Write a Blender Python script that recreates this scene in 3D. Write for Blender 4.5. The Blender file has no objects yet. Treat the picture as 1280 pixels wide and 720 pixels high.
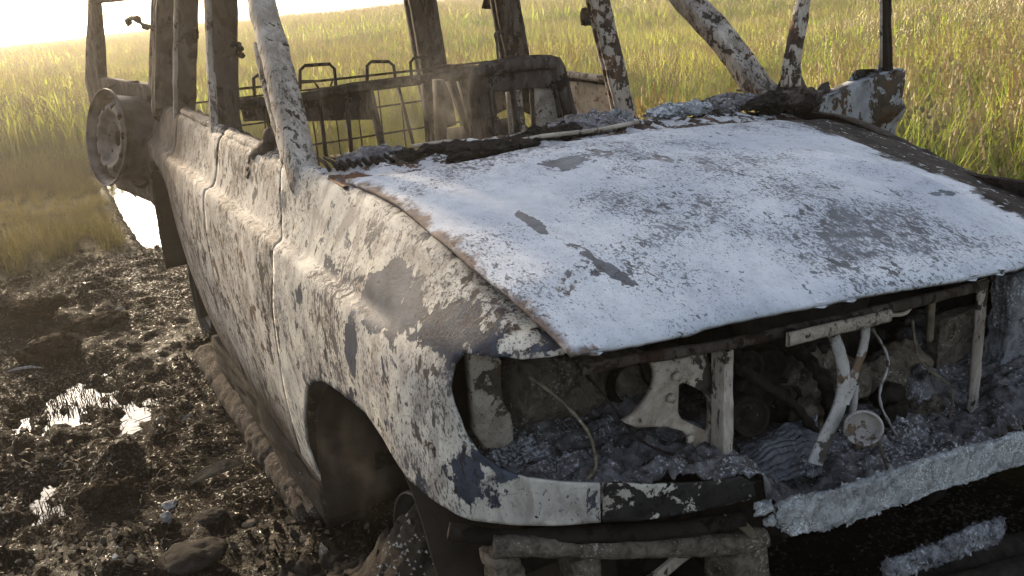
import bpy, bmesh, math, random
import numpy as np
from mathutils import Vector, Matrix, noise
from mathutils.bvhtree import BVHTree
from mathutils.geometry import delaunay_2d_cdt
random.seed(7)
SC = bpy.context.scene
COL = SC.collection

# ------------------------------------------------------------------ camera
CR = np.array([[0.48607278, 0.25550236, -0.83573429],
               [0.87134599, -0.21501182, 0.44105112],
               [-0.06700315, -0.94259666, -0.32714235]])   # world <- camera (right, down, forward)
CC = np.array([2.2695126, -1.4508492, 1.61586221])
CF = 1144.4
cam_d = bpy.data.cameras.new("camera")
cam = bpy.data.objects.new("camera", cam_d)
COL.objects.link(cam)
cam_d.sensor_width = 36.0
cam_d.lens = 36.0 * CF / 1280
cam_d.clip_start = 0.02
cam_d.clip_end = 6000
cam.matrix_world = Matrix([[CR[i, 0], -CR[i, 1], -CR[i, 2], CC[i]] for i in range(3)] + [[0, 0, 0, 1]])
SC.camera = cam

def ray(px, py):
    return CR @ np.array([(px - 640) / CF, (py - 360) / CF, 1.0])

def at(px, py, **k):
    """the point of an axis-aligned plane (x=, y= or z=) seen at a pixel of the photo"""
    (a, v), = k.items()
    i = 'xyz'.index(a)
    d = ray(px, py)
    t = (v - CC[i]) / d[i]
    return Vector(CC + t * d)

def atp(px, py, p, n):
    d = ray(px, py)
    n = np.array(n); p = np.array(p)
    t = ((p - CC) @ n) / (d @ n)
    return Vector(CC + t * d)

# ------------------------------------------------------------------ numpy noise
def _hash(ix, iy, iz, seed):
    h = (ix * 374761393 + iy * 668265263 + iz * 2147483647 + seed * 1274126177) & 0xffffffff
    h = ((h ^ (h >> 13)) * 1274126177) & 0xffffffff
    h = (h ^ (h >> 16)) & 0xffffffff
    return h / 4294967295.0

def vnoise(x, y, z=0.0, seed=0):
    x, y, z = np.broadcast_arrays(np.asarray(x, float), np.asarray(y, float), np.asarray(z, float))
    ix = np.floor(x).astype(np.int64); iy = np.floor(y).astype(np.int64); iz = np.floor(z).astype(np.int64)
    fx = x - ix; fy = y - iy; fz = z - iz
    fx = fx * fx * (3 - 2 * fx); fy = fy * fy * (3 - 2 * fy); fz = fz * fz * (3 - 2 * fz)
    r = 0
    for a in (0, 1):
        wx = fx if a else 1 - fx
        for b in (0, 1):
            wy = fy if b else 1 - fy
            for c in (0, 1):
                wz = fz if c else 1 - fz
                r = r + wx * wy * wz * _hash(ix + a, iy + b, iz + c, seed)
    return r * 2 - 1

def fbm(x, y, z=0.0, oct=4, gain=.5, seed=0, ridge=False):
    r = 0; a = 1.0; f = 1.0; s = 0
    for o in range(oct):
        n = vnoise(np.asarray(x) * f + 17.3 * o, np.asarray(y) * f + 5.1 * o, np.asarray(z) * f, seed + o)
        if ridge: n = 1 - 2 * np.abs(n)
        r = r + a * n; s += a
        a *= gain; f *= 2.03
    return r / s

def smooth01(t):
    t = np.clip(t, 0, 1)
    return t * t * (3 - 2 * t)

# ------------------------------------------------------------------ object helpers
def tag(o, label=None, cat=None, group=None, kind=None):
    for k, v in (('label', label), ('category', cat), ('group', group), ('kind', kind)):
        if v: o[k] = v
    return o

def empty(name, loc, label, cat, group=None):
    o = bpy.data.objects.new(name, None)
    COL.objects.link(o)
    o.location = loc
    o.empty_display_size = .1
    return tag(o, label, cat, group)

def root_loc(p):
    while p.parent: p = p.parent
    return Vector(p.location)

def mk(name, V, F, mat, parent=None, smooth=True, solid=0, origin=None, mats=None, fmat=None, bevel=0):
    """ONE mesh object from world-space vertices"""
    V = np.array([tuple(v) for v in V], float).reshape(-1, 3)
    org = root_loc(parent) if parent else (Vector(origin) if origin is not None else Vector((0, 0, 0)))
    me = bpy.data.meshes.new(name)
    me.from_pydata((V - np.array(org)).tolist(), [], [tuple(f) for f in F])
    me.materials.append(mat)
    for m in (mats or []): me.materials.append(m)
    if fmat is not None: me.polygons.foreach_set('material_index', fmat)
    me.validate()
    me.update()
    if smooth: me.polygons.foreach_set('use_smooth', [True] * len(me.polygons))
    o = bpy.data.objects.new(name, me)
    COL.objects.link(o)
    if parent: o.parent = parent
    else: o.location = org
    if solid:
        m = o.modifiers.new('solid', 'SOLIDIFY'); m.thickness = abs(solid); m.offset = -1 if solid > 0 else 1
        m.use_even_offset = False
    if bevel:
        m = o.modifiers.new('bevel', 'BEVEL'); m.width = bevel; m.segments = 2; m.limit_method = 'ANGLE'
    return o

class MB:
    def __init__(s): s.V = []; s.F = []
    def add(s, V, F):
        n = len(s.V); s.V += [tuple(v) for v in V]; s.F += [tuple(i + n for i in f) for f in F]
    def box(s, c, size, rot=None):
        c = Vector(c); h = Vector(size) / 2
        vs = [Vector((x * h.x, y * h.y, z * h.z)) for x in (-1, 1) for y in (-1, 1) for z in (-1, 1)]
        if rot is not None: vs = [rot @ v for v in vs]
        s.add([c + v for v in vs], [(0, 1, 3, 2), (4, 6, 7, 5), (0, 4, 5, 1), (2, 3, 7, 6), (0, 2, 6, 4), (1, 5, 7, 3)])
    def tube(s, pts, r, n=8, cap=True, up=None, flat=1.0):
        pts = [Vector(p) for p in pts]
        rs = r if isinstance(r, (list, tuple)) else [r] * len(pts)
        rings = []; u0 = up
        for i, p in enumerate(pts):
            t = (pts[min(i + 1, len(pts) - 1)] - pts[max(i - 1, 0)]).normalized()
            if u0 is None: u0 = Vector((0, 0, 1)) if abs(t.z) < .9 else Vector((1, 0, 0))
            u = (Vector(u0) - t * t.dot(Vector(u0))).normalized()
            w = t.cross(u); u0 = u
            rings.append([p + (u * math.cos(2 * math.pi * k / n) + w * flat * math.sin(2 * math.pi * k / n)) * rs[i] for k in range(n)])
        V = [v for rg in rings for v in rg]
        F = [(i * n + k, i * n + (k + 1) % n, (i + 1) * n + (k + 1) % n, (i + 1) * n + k) for i in range(len(pts) - 1) for k in range(n)]
        if cap:
            F += [tuple(reversed(range(n))), tuple((len(pts) - 1) * n + k for k in range(n))]
        s.add(V, F)
    def build(s, name, mat, parent=None, **k): return mk(name, s.V, s.F, mat, parent, **k)

def catmull(pts, n):
    pts = [Vector(p) for p in pts]
    if len(pts) < 3: return [pts[0].lerp(pts[-1], i / n) for i in range(n + 1)]
    out = []
    L = len(pts) - 1
    for i in range(n + 1):
        t = i / n * L; k = min(int(t), L - 1); f = t - k
        p0 = pts[k - 1] if k > 0 else pts[0] * 2 - pts[1]
        p1, p2 = pts[k], pts[k + 1]
        p3 = pts[k + 2] if k + 2 <= L else pts[L] * 2 - pts[L - 1]
        out.append(.5 * ((2 * p1) + (p2 - p0) * f + (2 * p0 - 5 * p1 + 4 * p2 - p3) * f * f + (3 * p1 - p0 - 3 * p2 + p3) * f ** 3))
    return out

def nvec(V, sc, seed=0, oct=3):
    V = np.asarray(V)
    return np.stack([fbm(V[:, 0] * sc + 3.1 * k, V[:, 1] * sc - 7.7 * k, V[:, 2] * sc + 1.3 * k, oct, .55, seed + 11 * k) for k in range(3)], 1)

def beam(name, path, w, d, side, mat, parent, seg=40, rough=.003, nsc=25, seed=0, profile=None, twist=0):
    """a folded-metal post: a rounded rectangular section (w along `side`, d across it) swept along a path, uneven from the fire"""
    P = catmull(path, seg)
    ws = w if isinstance(w, (list, tuple)) else (w, w)
    ds = d if isinstance(d, (list, tuple)) else (d, d)
    prof = profile or [(-.5, -.38), (-.44, -.5), (-.15, -.5), (-.1, -.4), (.1, -.4), (.15, -.5), (.44, -.5), (.5, -.38), (.5, .38), (.44, .5), (-.44, .5), (-.5, .38)]
    n = len(prof)
    V = []; F = []
    for i, p in enumerate(P):
        t = (P[min(i + 1, seg)] - P[max(i - 1, 0)]).normalized()
        s_ = Vector(side); s_ = (s_ - t * s_.dot(t)).normalized()
        o_ = t.cross(s_)
        f = i / seg
        a = ws[0] + (ws[1] - ws[0]) * f; b = ds[0] + (ds[1] - ds[0]) * f
        for q in prof: V.append(p + s_ * q[0] * a + o_ * q[1] * b)
    for i in range(seg):
        for k in range(n):
            F.append((i * n + k, i * n + (k + 1) % n, (i + 1) * n + (k + 1) % n, (i + 1) * n + k))
    F += [tuple(reversed(range(n))), tuple(seg * n + k for k in range(n))]
    V = np.array([tuple(v) for v in V])
    V = V + nvec(V, nsc, seed) * rough * 1.6
    return mk(name, V, F, mat, parent)

def rough_mesh(name, V, F, mat, parent=None, amp=.01, sc=20, cuts=3, seed=0, ridge=False, origin=None, smooth=True, amp2=0, sc2=60):
    """subdivide a blocky mesh and roughen it along its normals"""
    bm = bmesh.new()
    vs = [bm.verts.new(v) for v in V]
    for f in F: bm.faces.new([vs[i] for i in f])
    bmesh.ops.recalc_face_normals(bm, faces=bm.faces)
    bmesh.ops.subdivide_edges(bm, edges=bm.edges, cuts=cuts, use_grid_fill=True)
    bmesh.ops.triangulate(bm, faces=[f for f in bm.faces if len(f.verts) > 4])
    bm.normal_update()
    A = np.array([tuple(v.co) for v in bm.verts]); N = np.array([tuple(v.normal) for v in bm.verts])
    d = fbm(A[:, 0] * sc, A[:, 1] * sc, A[:, 2] * sc, 4, .55, seed, ridge) * amp
    if amp2: d = d + fbm(A[:, 0] * sc2, A[:, 1] * sc2, A[:, 2] * sc2, 3, .6, seed + 5, True) * amp2
    A = A + N * d[:, None] + nvec(A, sc, seed + 3) * amp * .4
    Fs = [[v.index for v in f.verts] for f in bm.faces]
    bm.free()
    return mk(name, A, Fs, mat, parent, smooth=smooth, origin=origin)

def sphere_VF(c, r, sub=3):
    bm = bmesh.new(); bmesh.ops.create_icosphere(bm, subdivisions=sub, radius=1)
    r = Vector(r) if not isinstance(r, (int, float)) else Vector((r, r, r)); c = Vector(c)
    V = [c + Vector((v.co.x * r.x, v.co.y * r.y, v.co.z * r.z)) for v in bm.verts]
    F = [[v.index for v in f.verts] for f in bm.faces]
    bm.free(); return V, F

def lump(name, c, r, mat, parent=None, amp=.25, sc=None, seed=0, sub=4, ridge=False, origin=None, cut=None):
    V, F = sphere_VF(c, r, sub)
    A = np.array([tuple(v) for v in V]); cc = np.array(tuple(c)); rr = np.array(tuple(r) if not isinstance(r, (int, float)) else (r,) * 3)
    N = (A - cc) / rr
    m = rr.mean(); sc = sc or 1.6 / m
    d = fbm(A[:, 0] * sc, A[:, 1] * sc, A[:, 2] * sc, 5, .6, seed, ridge)
    A = A + N * (d * amp)[:, None] * rr
    return mk(name, A, F, mat, parent, origin=origin)

# ------------------------------------------------------------------ materials
class NT:
    def __init__(s, name):
        m = bpy.data.materials.new(name); m.use_nodes = True
        s.m = m; s.t = m.node_tree; s.t.nodes.clear()
        s.out = s.t.nodes.new('ShaderNodeOutputMaterial')
    def n(s, ty, ins=None, **k):
        nd = s.t.nodes.new(ty)
        for a, v in k.items(): setattr(nd, a, v)
        for a, v in (ins or {}).items():
            if isinstance(v, bpy.types.NodeSocket): s.t.links.new(v, nd.inputs[a])
            else: nd.inputs[a].default_value = v
        return nd
    def coords(s, stretch=(1, 1, 1), kind='Object'):
        tc = s.n('ShaderNodeTexCoord')
        return s.n('ShaderNodeMapping', {'Vector': tc.outputs[kind], 'Scale': stretch}).outputs[0]
    def noise(s, vec, scale, detail=4, rough=.55, dist=0, w=None):
        return s.n('ShaderNodeTexNoise', {'Vector': vec, 'Scale': scale, 'Detail': detail, 'Roughness': rough, 'Distortion': dist}).outputs['Fac']
    def ramp(s, fac, a, b, lo=0., hi=1.):
        r = s.n('ShaderNodeMapRange', {'Value': fac, 'From Min': a, 'From Max': b, 'To Min': lo, 'To Max': hi})
        r.clamp = True
        return r.outputs[0]
    def mix(s, f, a, b, mode='MIX'):
        nd = s.n('ShaderNodeMix', data_type='RGBA', blend_type=mode)
        for key, v in ((0, f), (6, a), (7, b)):
            if isinstance(v, bpy.types.NodeSocket): s.t.links.new(v, nd.inputs[key])
            else: nd.inputs[key].default_value = v if key == 0 else (*v, 1) if len(v) == 3 else v
        return nd.outputs[2]
    def math(s, op, a, b=0.):
        nd = s.n('ShaderNodeMath', operation=op)
        for i, v in enumerate((a, b)):
            if isinstance(v, bpy.types.NodeSocket): s.t.links.new(v, nd.inputs[i])
            else: nd.inputs[i].default_value = v
        return nd.outputs[0]
    def bsdf(s, color, rough=.7, metal=0., bump=None, bstr=.4, bdist=.003, **k):
        ins = {'Base Color': color if isinstance(color, bpy.types.NodeSocket) else (*color, 1), 'Roughness': rough, 'Metallic': metal}
        ins.update(k)
        if bump is not None:
            b = s.n('ShaderNodeBump', {'Height': bump, 'Strength': bstr, 'Distance': bdist})
            ins['Normal'] = b.outputs[0]
        p = s.n('ShaderNodeBsdfPrincipled', ins)
        s.t.links.new(p.outputs[0], s.out.inputs[0])
        return p

def burnt(name, light, mid, dark, patch=.55, patch_sc=5, spots=.62, spot_sc=38, streak=(1, 1, 1), rough=.75, tint=None,
          rust=None, fine=.5, crack=0., mid_metal=.35, tan=None, blobs=(), char=None, dirt=.5, pit2=.66, soft=0., regw=.42, edge_rust=None, char2=None):
    """fire-damaged paint: a chalky residue (light), bare scorched metal where it flaked off (mid), small dark pits (dark)"""
    T = NT(name)
    c0 = T.coords(); c = T.coords(streak)
    big = T.noise(c0, patch_sc, 9, .66, .35)
    spot = T.noise(c, spot_sc, 5, .62, .5)
    spot2 = T.noise(c, spot_sc * 3.1, 4, .6, .3)
    reg = T.noise(c0, 3.1, 4, .55)
    lo = T.noise(c0, 9, 6, .65)
    tiny = T.noise(c, 240, 4, .65)
    st_ = T.noise(c, 13, 8, .72, .6)
    col = T.mix(T.ramp(lo, .36 - .12 * soft, .62 + .12 * soft), light, tint or tuple(x * .72 for x in light))
    if soft: col = T.mix(T.ramp(T.noise(c0, 2.6, 5, .6, .8), .44, .62, 0, .75), col, tuple(.66 * x for x in (light[0] * .93, light[1] * .98, light[2] * 1.08)))
    if tan: col = T.mix(T.ramp(st_, .49, .60, 0, .8), col, tan)
    col = T.mix(T.ramp(T.noise(c, 30, 8, .75), .46, .72, 0, dirt), col, tuple(.35 * x + .2 * y for x, y in zip(light, mid)))
    edge = T.math('MULTIPLY', T.math('SUBTRACT', spot, .5), .22)
    m_big = T.math('ADD', big, edge)
    for (ctr, rad, rz, wgt) in blobs:
        wv = T.n('ShaderNodeVectorMath', {0: T.n('ShaderNodeTexNoise', {'Vector': c0, 'Scale': 14., 'Detail': 6., 'Roughness': .68}).outputs['Color'], 1: (.5, .5, .5)}, operation='SUBTRACT').outputs[0]
        wv = T.n('ShaderNodeVectorMath', {0: wv, 'Scale': min(.14, .9 * sorted(rad)[0] + .015)}, operation='SCALE').outputs[0]
        p = T.n('ShaderNodeVectorMath', {0: T.n('ShaderNodeTexCoord').outputs['Object'], 1: wv}, operation='ADD').outputs[0]
        mp = T.n('ShaderNodeMapping', {'Vector': p, 'Location': (ctr[0] + .75, ctr[1], ctr[2]), 'Rotation': (0, 0, rz), 'Scale': rad}, vector_type='TEXTURE').outputs[0]
        ln = T.n('ShaderNodeVectorMath', {0: mp}, operation='LENGTH').outputs['Value']
        m_big = T.math('ADD', m_big, T.ramp(ln, 1.15, .6, 0, wgt))
    m_big = T.ramp(m_big, patch, patch + .012)
    mcol = T.mix(T.ramp(T.noise(c0, 17, 6, .65), .38, .64), mid, tuple(x * .5 for x in mid))
    if rust: mcol = T.mix(T.ramp(T.noise(c0, 7, 5, .6, .6), .52, .6), mcol, rust)
    col = T.mix(m_big, col, mcol)
    sp = T.math('ADD', spot, T.math('MULTIPLY', T.math('SUBTRACT', reg, .5), regw))
    m_sp = T.ramp(sp, spots, spots + .025)
    sp2 = T.math('ADD', spot2, T.math('ADD', T.math('MULTIPLY', T.math('SUBTRACT', lo, .5), .4), T.math('MULTIPLY', T.math('SUBTRACT', reg, .5), regw)))
    m_s2 = T.ramp(sp2, pit2, pit2 + .03)
    m_sp = T.math('MAXIMUM', m_sp, T.math('MULTIPLY', m_s2, .8))
    col = T.mix(T.math('MULTIPLY', m_sp, .85), col, T.mix(T.ramp(lo, .4, .6), dark, tuple(.6 * x + .2 * y for x, y in zip(mid, dark))))
    m_f = T.ramp(T.math('ADD', tiny, T.math('MULTIPLY', T.math('SUBTRACT', reg, .5), .3)), .58, .68, 0, fine)
    col = T.mix(m_f, col, tuple(.6 * x + .4 * y for x, y in zip(mid, dark)))
    h = T.math('SUBTRACT', T.math('MULTIPLY', tiny, .35), T.math('MULTIPLY', m_big, .6))
    h = T.math('SUBTRACT', h, T.math('MULTIPLY', m_sp, .5))
    h = T.math('ADD', h, T.math('MULTIPLY', lo, .8))
    if crack:
        vo = T.n('ShaderNodeTexVoronoi', {'Vector': T.mix(.09, c0, T.n('ShaderNodeTexNoise', {'Vector': c0, 'Scale': 14., 'Detail': 6.}).outputs['Color']), 'Scale': 8.}, feature='DISTANCE_TO_EDGE').outputs['Distance']
        m_c = T.math('MULTIPLY', T.ramp(vo, .010, .003), T.ramp(T.noise(c0, 5, 4), .56, .60, 0, crack))
        col = T.mix(m_c, col, dark)
    if edge_rust:
        ea = T.n('ShaderNodeAttribute', attribute_name='edge').outputs['Fac']
        me_ = T.ramp(T.math('ADD', ea, T.math('MULTIPLY', T.math('SUBTRACT', T.noise(c0, 11, 7, .68), .5), .13)), .028, .012, 0, .85)
        col = T.mix(me_, col, T.mix(T.ramp(lo, .42, .6), edge_rust, tuple(.45 * x for x in edge_rust)))
    if char2:
        sep2 = T.n('ShaderNodeSeparateXYZ', {0: T.n('ShaderNodeTexCoord').outputs['Object']})
        for ax_, a0_, a1_, cc_, am_ in char2:
            v2 = T.math('ADD', sep2.outputs[ax_], T.math('MULTIPLY', T.math('SUBTRACT', T.noise(c, 5, 9, .74), .5), am_))
            col = T.mix(T.ramp(v2, a0_, a1_, 0, .92), col, T.mix(T.ramp(st_, .4, .6), cc_, tuple(.4 * x for x in cc_)))
    if char:        # soot that reaches in from one side: (axis, start, end, colour)
        sep = T.n('ShaderNodeSeparateXYZ', {0: T.n('ShaderNodeTexCoord').outputs['Object']})
        v = T.math('ADD', T.math('ADD', sep.outputs[char[0]], T.math('MULTIPLY', sep.outputs[0], char[4])), T.math('MULTIPLY', T.math('SUBTRACT', T.noise(c0, 6, 8, .68), .5), .35))
        mc = T.ramp(v, char[1], char[2])
        cc = T.mix(T.ramp(lo, .4, .6), char[3], tuple(.35 * x for x in char[3]))
        cc = T.mix(T.ramp(st_, .55, .66, 0, .8), cc, (.10, .085, .075))
        cc = T.mix(T.ramp(spot, .62, .66, 0, .8), cc, light)
        col = T.mix(mc, col, cc)
    rg = T.ramp(m_big, 0, 1, max(rough, .8), max(.55, rough - .08))
    T.bsdf(col, rg, T.math('MULTIPLY', m_big, mid_metal), h, .8, .0032, **{'Specular IOR Level': .05})
    return T.m

M = {}
M['hood'] = burnt('hood_ash_white', (.57, .58, .605), (.15, .155, .175), (.05, .045, .045), patch=.69, patch_sc=8, spots=.655, spot_sc=44, streak=(.8, 1.2, 1), rough=.62,
                  tint=(.42, .44, .49), fine=.95, crack=.3, pit2=.625, dirt=.45, soft=1.3, regw=.75, edge_rust=(.14, .085, .06),
                  blobs=[((.55, -.36, 1.2), (.06, .13, .3), .2, .22), ((.36, -.42, 1.2), (.04, .06, .3), .1, .13), ((.80, -.62, 1.2), (.08, .018, .3), -.1, .26), ((1.0, -.605, 1.15), (.13, .018, .3), .08, .24), ((1.19, -.23, 1.06), (.028, .008, .3), .3, .4),
                         ((.95, .38, 1.1), (.03, .14, .3), -.5, .16), ((1.08, .30, 1.1), (.02, .16, .3), -.3, .2), ((.42, -.30, 1.2), (.03, .05, .3), .1, .16), ((1.14, -.42, 1.06), (.02, .03, .3), .1, .2), ((.50, -.25, 1.2), (.07, .03, .3), .8, .14), ((1.05, -.70, 1.1), (.08, .08, .3), .2, .075), ((.75, -.1, 1.1), (.3, .2, .3), .2, .05)],
                  char=(1, .60, .63, (.035, .028, .024), .10))
M['side'] = burnt('body_scorched_cream', (.56, .51, .455), (.075, .066, .066), (.020, .013, .009), patch=.566, patch_sc=12, spots=.575, spot_sc=52, streak=(1, 1, .5), rough=.78,
                  tint=(.42, .375, .33), tan=(.29, .245, .205), rust=(.12, .075, .05), fine=.9, pit2=.56, dirt=.85, char2=[(0, -.35, -.95, (.09, .060, .045), .9), (2, .50, .28, (.085, .065, .05), .5)])
M['fender'] = burnt('fender_flaked', (.58, .54, .47), (.066, .073, .094), (.04, .02, .012), patch=.588, patch_sc=11, spots=.605, spot_sc=48, streak=(1, 1, .55), rough=.72,
                    tint=(.40, .37, .34), tan=(.24, .21, .185), rust=None, fine=.8, crack=.4, pit2=.60, dirt=.6, mid_metal=.08,
                    blobs=[((.66, -.88, 1.03), (.16, .2, .075), 0, .22), ((.92, -.84, 1.03), (.14, .2, .05), 0, .18), ((.55, -.93, .90), (.045, .1, .10), 0, .16), ((1.0, -.86, .80), (.07, .12, .06), 0, .13), ((.2, -.93, .85), (.10, .1, .08), 0, .08)])
M['pillar'] = burnt('pillar_ash', (.44, .39, .34), (.09, .07, .06), (.03, .02, .014), patch=.57, patch_sc=17, spots=.59, spot_sc=60, streak=(1, 1, .3), tint=(.28, .24, .21), tan=(.20, .16, .13), rust=(.13, .07, .045), pit2=.6, dirt=.7)
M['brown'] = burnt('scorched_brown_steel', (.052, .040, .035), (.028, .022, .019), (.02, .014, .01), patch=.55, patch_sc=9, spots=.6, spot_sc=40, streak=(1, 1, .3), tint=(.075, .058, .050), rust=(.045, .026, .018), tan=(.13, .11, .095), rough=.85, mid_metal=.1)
M['dark'] = burnt('charred_black', (.018, .014, .012), (.011, .009, .008), (.006, .005, .005), patch=.52, patch_sc=12, spots=.6, spot_sc=60, tint=(.028, .022, .018), rust=(.022, .013, .009), rough=.9, mid_metal=0)
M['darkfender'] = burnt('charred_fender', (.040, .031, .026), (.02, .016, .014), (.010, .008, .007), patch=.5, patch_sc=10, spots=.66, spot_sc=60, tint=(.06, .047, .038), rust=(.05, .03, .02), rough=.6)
M['beige'] = burnt('bare_panel_beige', (.46, .40, .33), (.12, .10, .085), (.04, .025, .018), patch=.57, patch_sc=11, spots=.63, spot_sc=60, tint=(.34, .29, .24), rust=(.12, .065, .04), fine=.6, tan=(.22, .17, .13))
M['greydoor'] = burnt('door_grey_flaked', (.30, .31, .32), (.07, .055, .045), (.02, .015, .012), patch=.50, patch_sc=6, spots=.62, spot_sc=50, tint=(.18, .18, .20), rust=(.08, .045, .03), rough=.55)

def ash_mat(name, a, b, c, s=14., rough=.95, wmask=.5):
    T = NT(name); co = T.coords()
    n1 = T.noise(co, s, 8, .68, .8); n2 = T.noise(co, s * 5, 5, .65); n3 = T.noise(co, s * .35, 3, .5)
    col = T.mix(T.ramp(n1, .35, .6), a, b)
    col = T.mix(T.ramp(T.math('ADD', n2, T.math('MULTIPLY', T.math('SUBTRACT', n3, .5), .5)), wmask, wmask + .14), col, c)
    T.bsdf(col, rough, 0., T.math('ADD', n1, T.math('MULTIPLY', n2, .5)), .9, .006, **{'Specular IOR Level': .07})
    return T.m
M['ash'] = ash_mat('blue_grey_ash', (.045, .037, .033), (.21, .195, .20), (.62, .62, .65), 26, wmask=.565)
M['ashw'] = ash_mat('pale_ash', (.10, .10, .10), (.30, .31, .33), (.62, .64, .66), 22, wmask=.55)
M['ashd'] = ash_mat('dark_ash', (.011, .009, .007), (.032, .026, .022), (.30, .29, .28), 24, wmask=.70)
M['ashb'] = ash_mat('brown_crust', (.07, .052, .038), (.20, .165, .12), (.42, .42, .34), 22, wmask=.60)
M['melt'] = ash_mat('melted_aluminium', (.13, .13, .13), (.37, .375, .38), (.68, .69, .70), 48, rough=.6, wmask=.54)
M['wood'] = ash_mat('charred_bark', (.018, .013, .010), (.065, .052, .043), (.30, .27, .24), 30, wmask=.62)
M['clod'] = ash_mat('peat_clod', (.010, .007, .005), (.028, .018, .011), (.06, .042, .026), 40, wmask=.6)
M['stone'] = ash_mat('pale_scrap', (.14, .13, .12), (.30, .285, .265), (.52, .50, .47), 12, wmask=.5)

def wheel_mat():
    T = NT('rim_steel_burnt'); co = T.coords()
    n = T.noise(co, 12, 6, .6)
    col = T.mix(T.ramp(n, .42, .58), (.085, .070, .070), (.028, .021, .02))
    T.bsdf(col, .6, .2, n, .5, .003, **{'Specular IOR Level': .2}); return T.m
M['rim'] = wheel_mat()

def mud_mat():
    T = NT('wet_black_mud'); co = T.coords()
    geo = T.n('ShaderNodeNewGeometry')
    sep = T.n('ShaderNodeSeparateXYZ', {0: T.n('ShaderNodeTexCoord').outputs['Object']})
    n1 = T.noise(co, 5, 8, .65, .6); n2 = T.noise(co, 42, 6, .65); n3 = T.noise(co, 1.2, 4, .5); n4 = T.noise(co, 130, 4, .6)
    col = T.mix(T.ramp(n1, .38, .62), (.005, .004, .003), (.013, .009, .006))
    col = T.mix(T.ramp(n2, .52, .66), col, (.024, .016, .010))
    col = T.mix(T.ramp(T.math('ADD', n4, T.math('MULTIPLY', T.math('SUBTRACT', n1, .5), .4)), .71, .74), col, (.22, .19, .15))
    # away from the wreck the soil carries grass litter
    at_ = T.n('ShaderNodeAttribute', attribute_name='wet').outputs['Fac']
    field = T.mix(T.ramp(n2, .4, .6), (.035, .028, .012), (.06, .05, .02))
    col = T.mix(at_, field, col)
    rg = T.ramp(T.math('ADD', n3, T.math('MULTIPLY', n2, .3)), .50, .66, .45, .95)
    rg = T.math('MAXIMUM', rg, T.math('SUBTRACT', .9, at_))
    wt = T.math('MULTIPLY', T.ramp(T.math('ADD', T.noise(co, 75, 4, .6), T.math('MULTIPLY', T.math('SUBTRACT', n3, .5), .5)), .57, .62), at_)
    rg = T.math('SUBTRACT', rg, T.math('MULTIPLY', wt, .35))
    T.bsdf(col, rg, 0., T.math('ADD', n2, T.math('MULTIPLY', n4, .4)), 1., .02, **{'Specular IOR Level': T.ramp(wt, 0, 1, .02, .5)})
    return T.m
M['mud'] = mud_mat()

def water_mat():
    T = NT('muddy_water'); co = T.coords()
    n = T.noise(co, 9, 3, .5)
    T.bsdf((.012, .010, .008), .07, 0., n, .2, .01, **{'IOR': 1.33, 'Specular IOR Level': .6}); return T.m
M['water'] = water_mat()

def grass_mat(name, a, b, c, trans=.5):
    T = NT(name)
    geo = T.n('ShaderNodeNewGeometry')
    rnd = T.n('ShaderNodeObjectInfo').outputs['Random']
    pos = geo.outputs['Position']
    nb = T.noise(pos, .35, 4, .6)
    nm = T.noise(pos, 1.7, 3, .6)
    col = T.mix(T.ramp(nb, .40, .60), a, b)
    col = T.mix(T.ramp(T.noise(pos, .9, 5, .65), .54, .66, 0, .75), col, tuple(x * y for x, y in zip(a, (.42, .55, .6))))
    col = T.mix(T.ramp(T.math('ADD', nm, T.math('MULTIPLY', T.math('SUBTRACT', rnd, .5), .5)), .5, .8), col, c)
    # shade and scorching over the grass beyond the mud, painted into the blades as brown
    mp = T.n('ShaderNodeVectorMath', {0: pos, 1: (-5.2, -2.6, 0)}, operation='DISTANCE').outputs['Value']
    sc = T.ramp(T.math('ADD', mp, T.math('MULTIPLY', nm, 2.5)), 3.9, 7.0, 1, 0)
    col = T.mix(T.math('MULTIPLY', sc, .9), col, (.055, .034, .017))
    d = T.n('ShaderNodeBsdfDiffuse', {'Color': col, 'Roughness': .8})
    tr = T.n('ShaderNodeBsdfTranslucent', {'Color': T.mix(1., col, (1.8, 1.85, 1.15), 'MULTIPLY')})
    g = T.n('ShaderNodeBsdfGlossy', {'Color': (.9, .9, .8, 1), 'Roughness': .45})
    m1 = T.n('ShaderNodeMixShader', {0: trans, 1: d.outputs[0], 2: tr.outputs[0]})
    m2 = T.n('ShaderNodeMixShader', {0: .05, 1: m1.outputs[0], 2: g.outputs[0]})
    T.t.links.new(m2.outputs[0], T.out.inputs[0])
    return T.m
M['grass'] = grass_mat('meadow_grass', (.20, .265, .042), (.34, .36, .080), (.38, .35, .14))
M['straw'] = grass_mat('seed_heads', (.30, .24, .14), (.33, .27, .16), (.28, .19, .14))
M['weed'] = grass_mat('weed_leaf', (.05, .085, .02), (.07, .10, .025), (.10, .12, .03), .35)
def plain(name, c, r=.8):
    T = NT(name); n = T.noise(T.coords(), 30, 4, .6)
    T.bsdf(T.mix(T.ramp(n, .35, .65), c, tuple(x * .6 for x in c)), r, 0., n, .4, .003, **{'Specular IOR Level': .08}); return T.m
M['dry'] = plain('dry_stalk', (.12, .085, .05))

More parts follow.
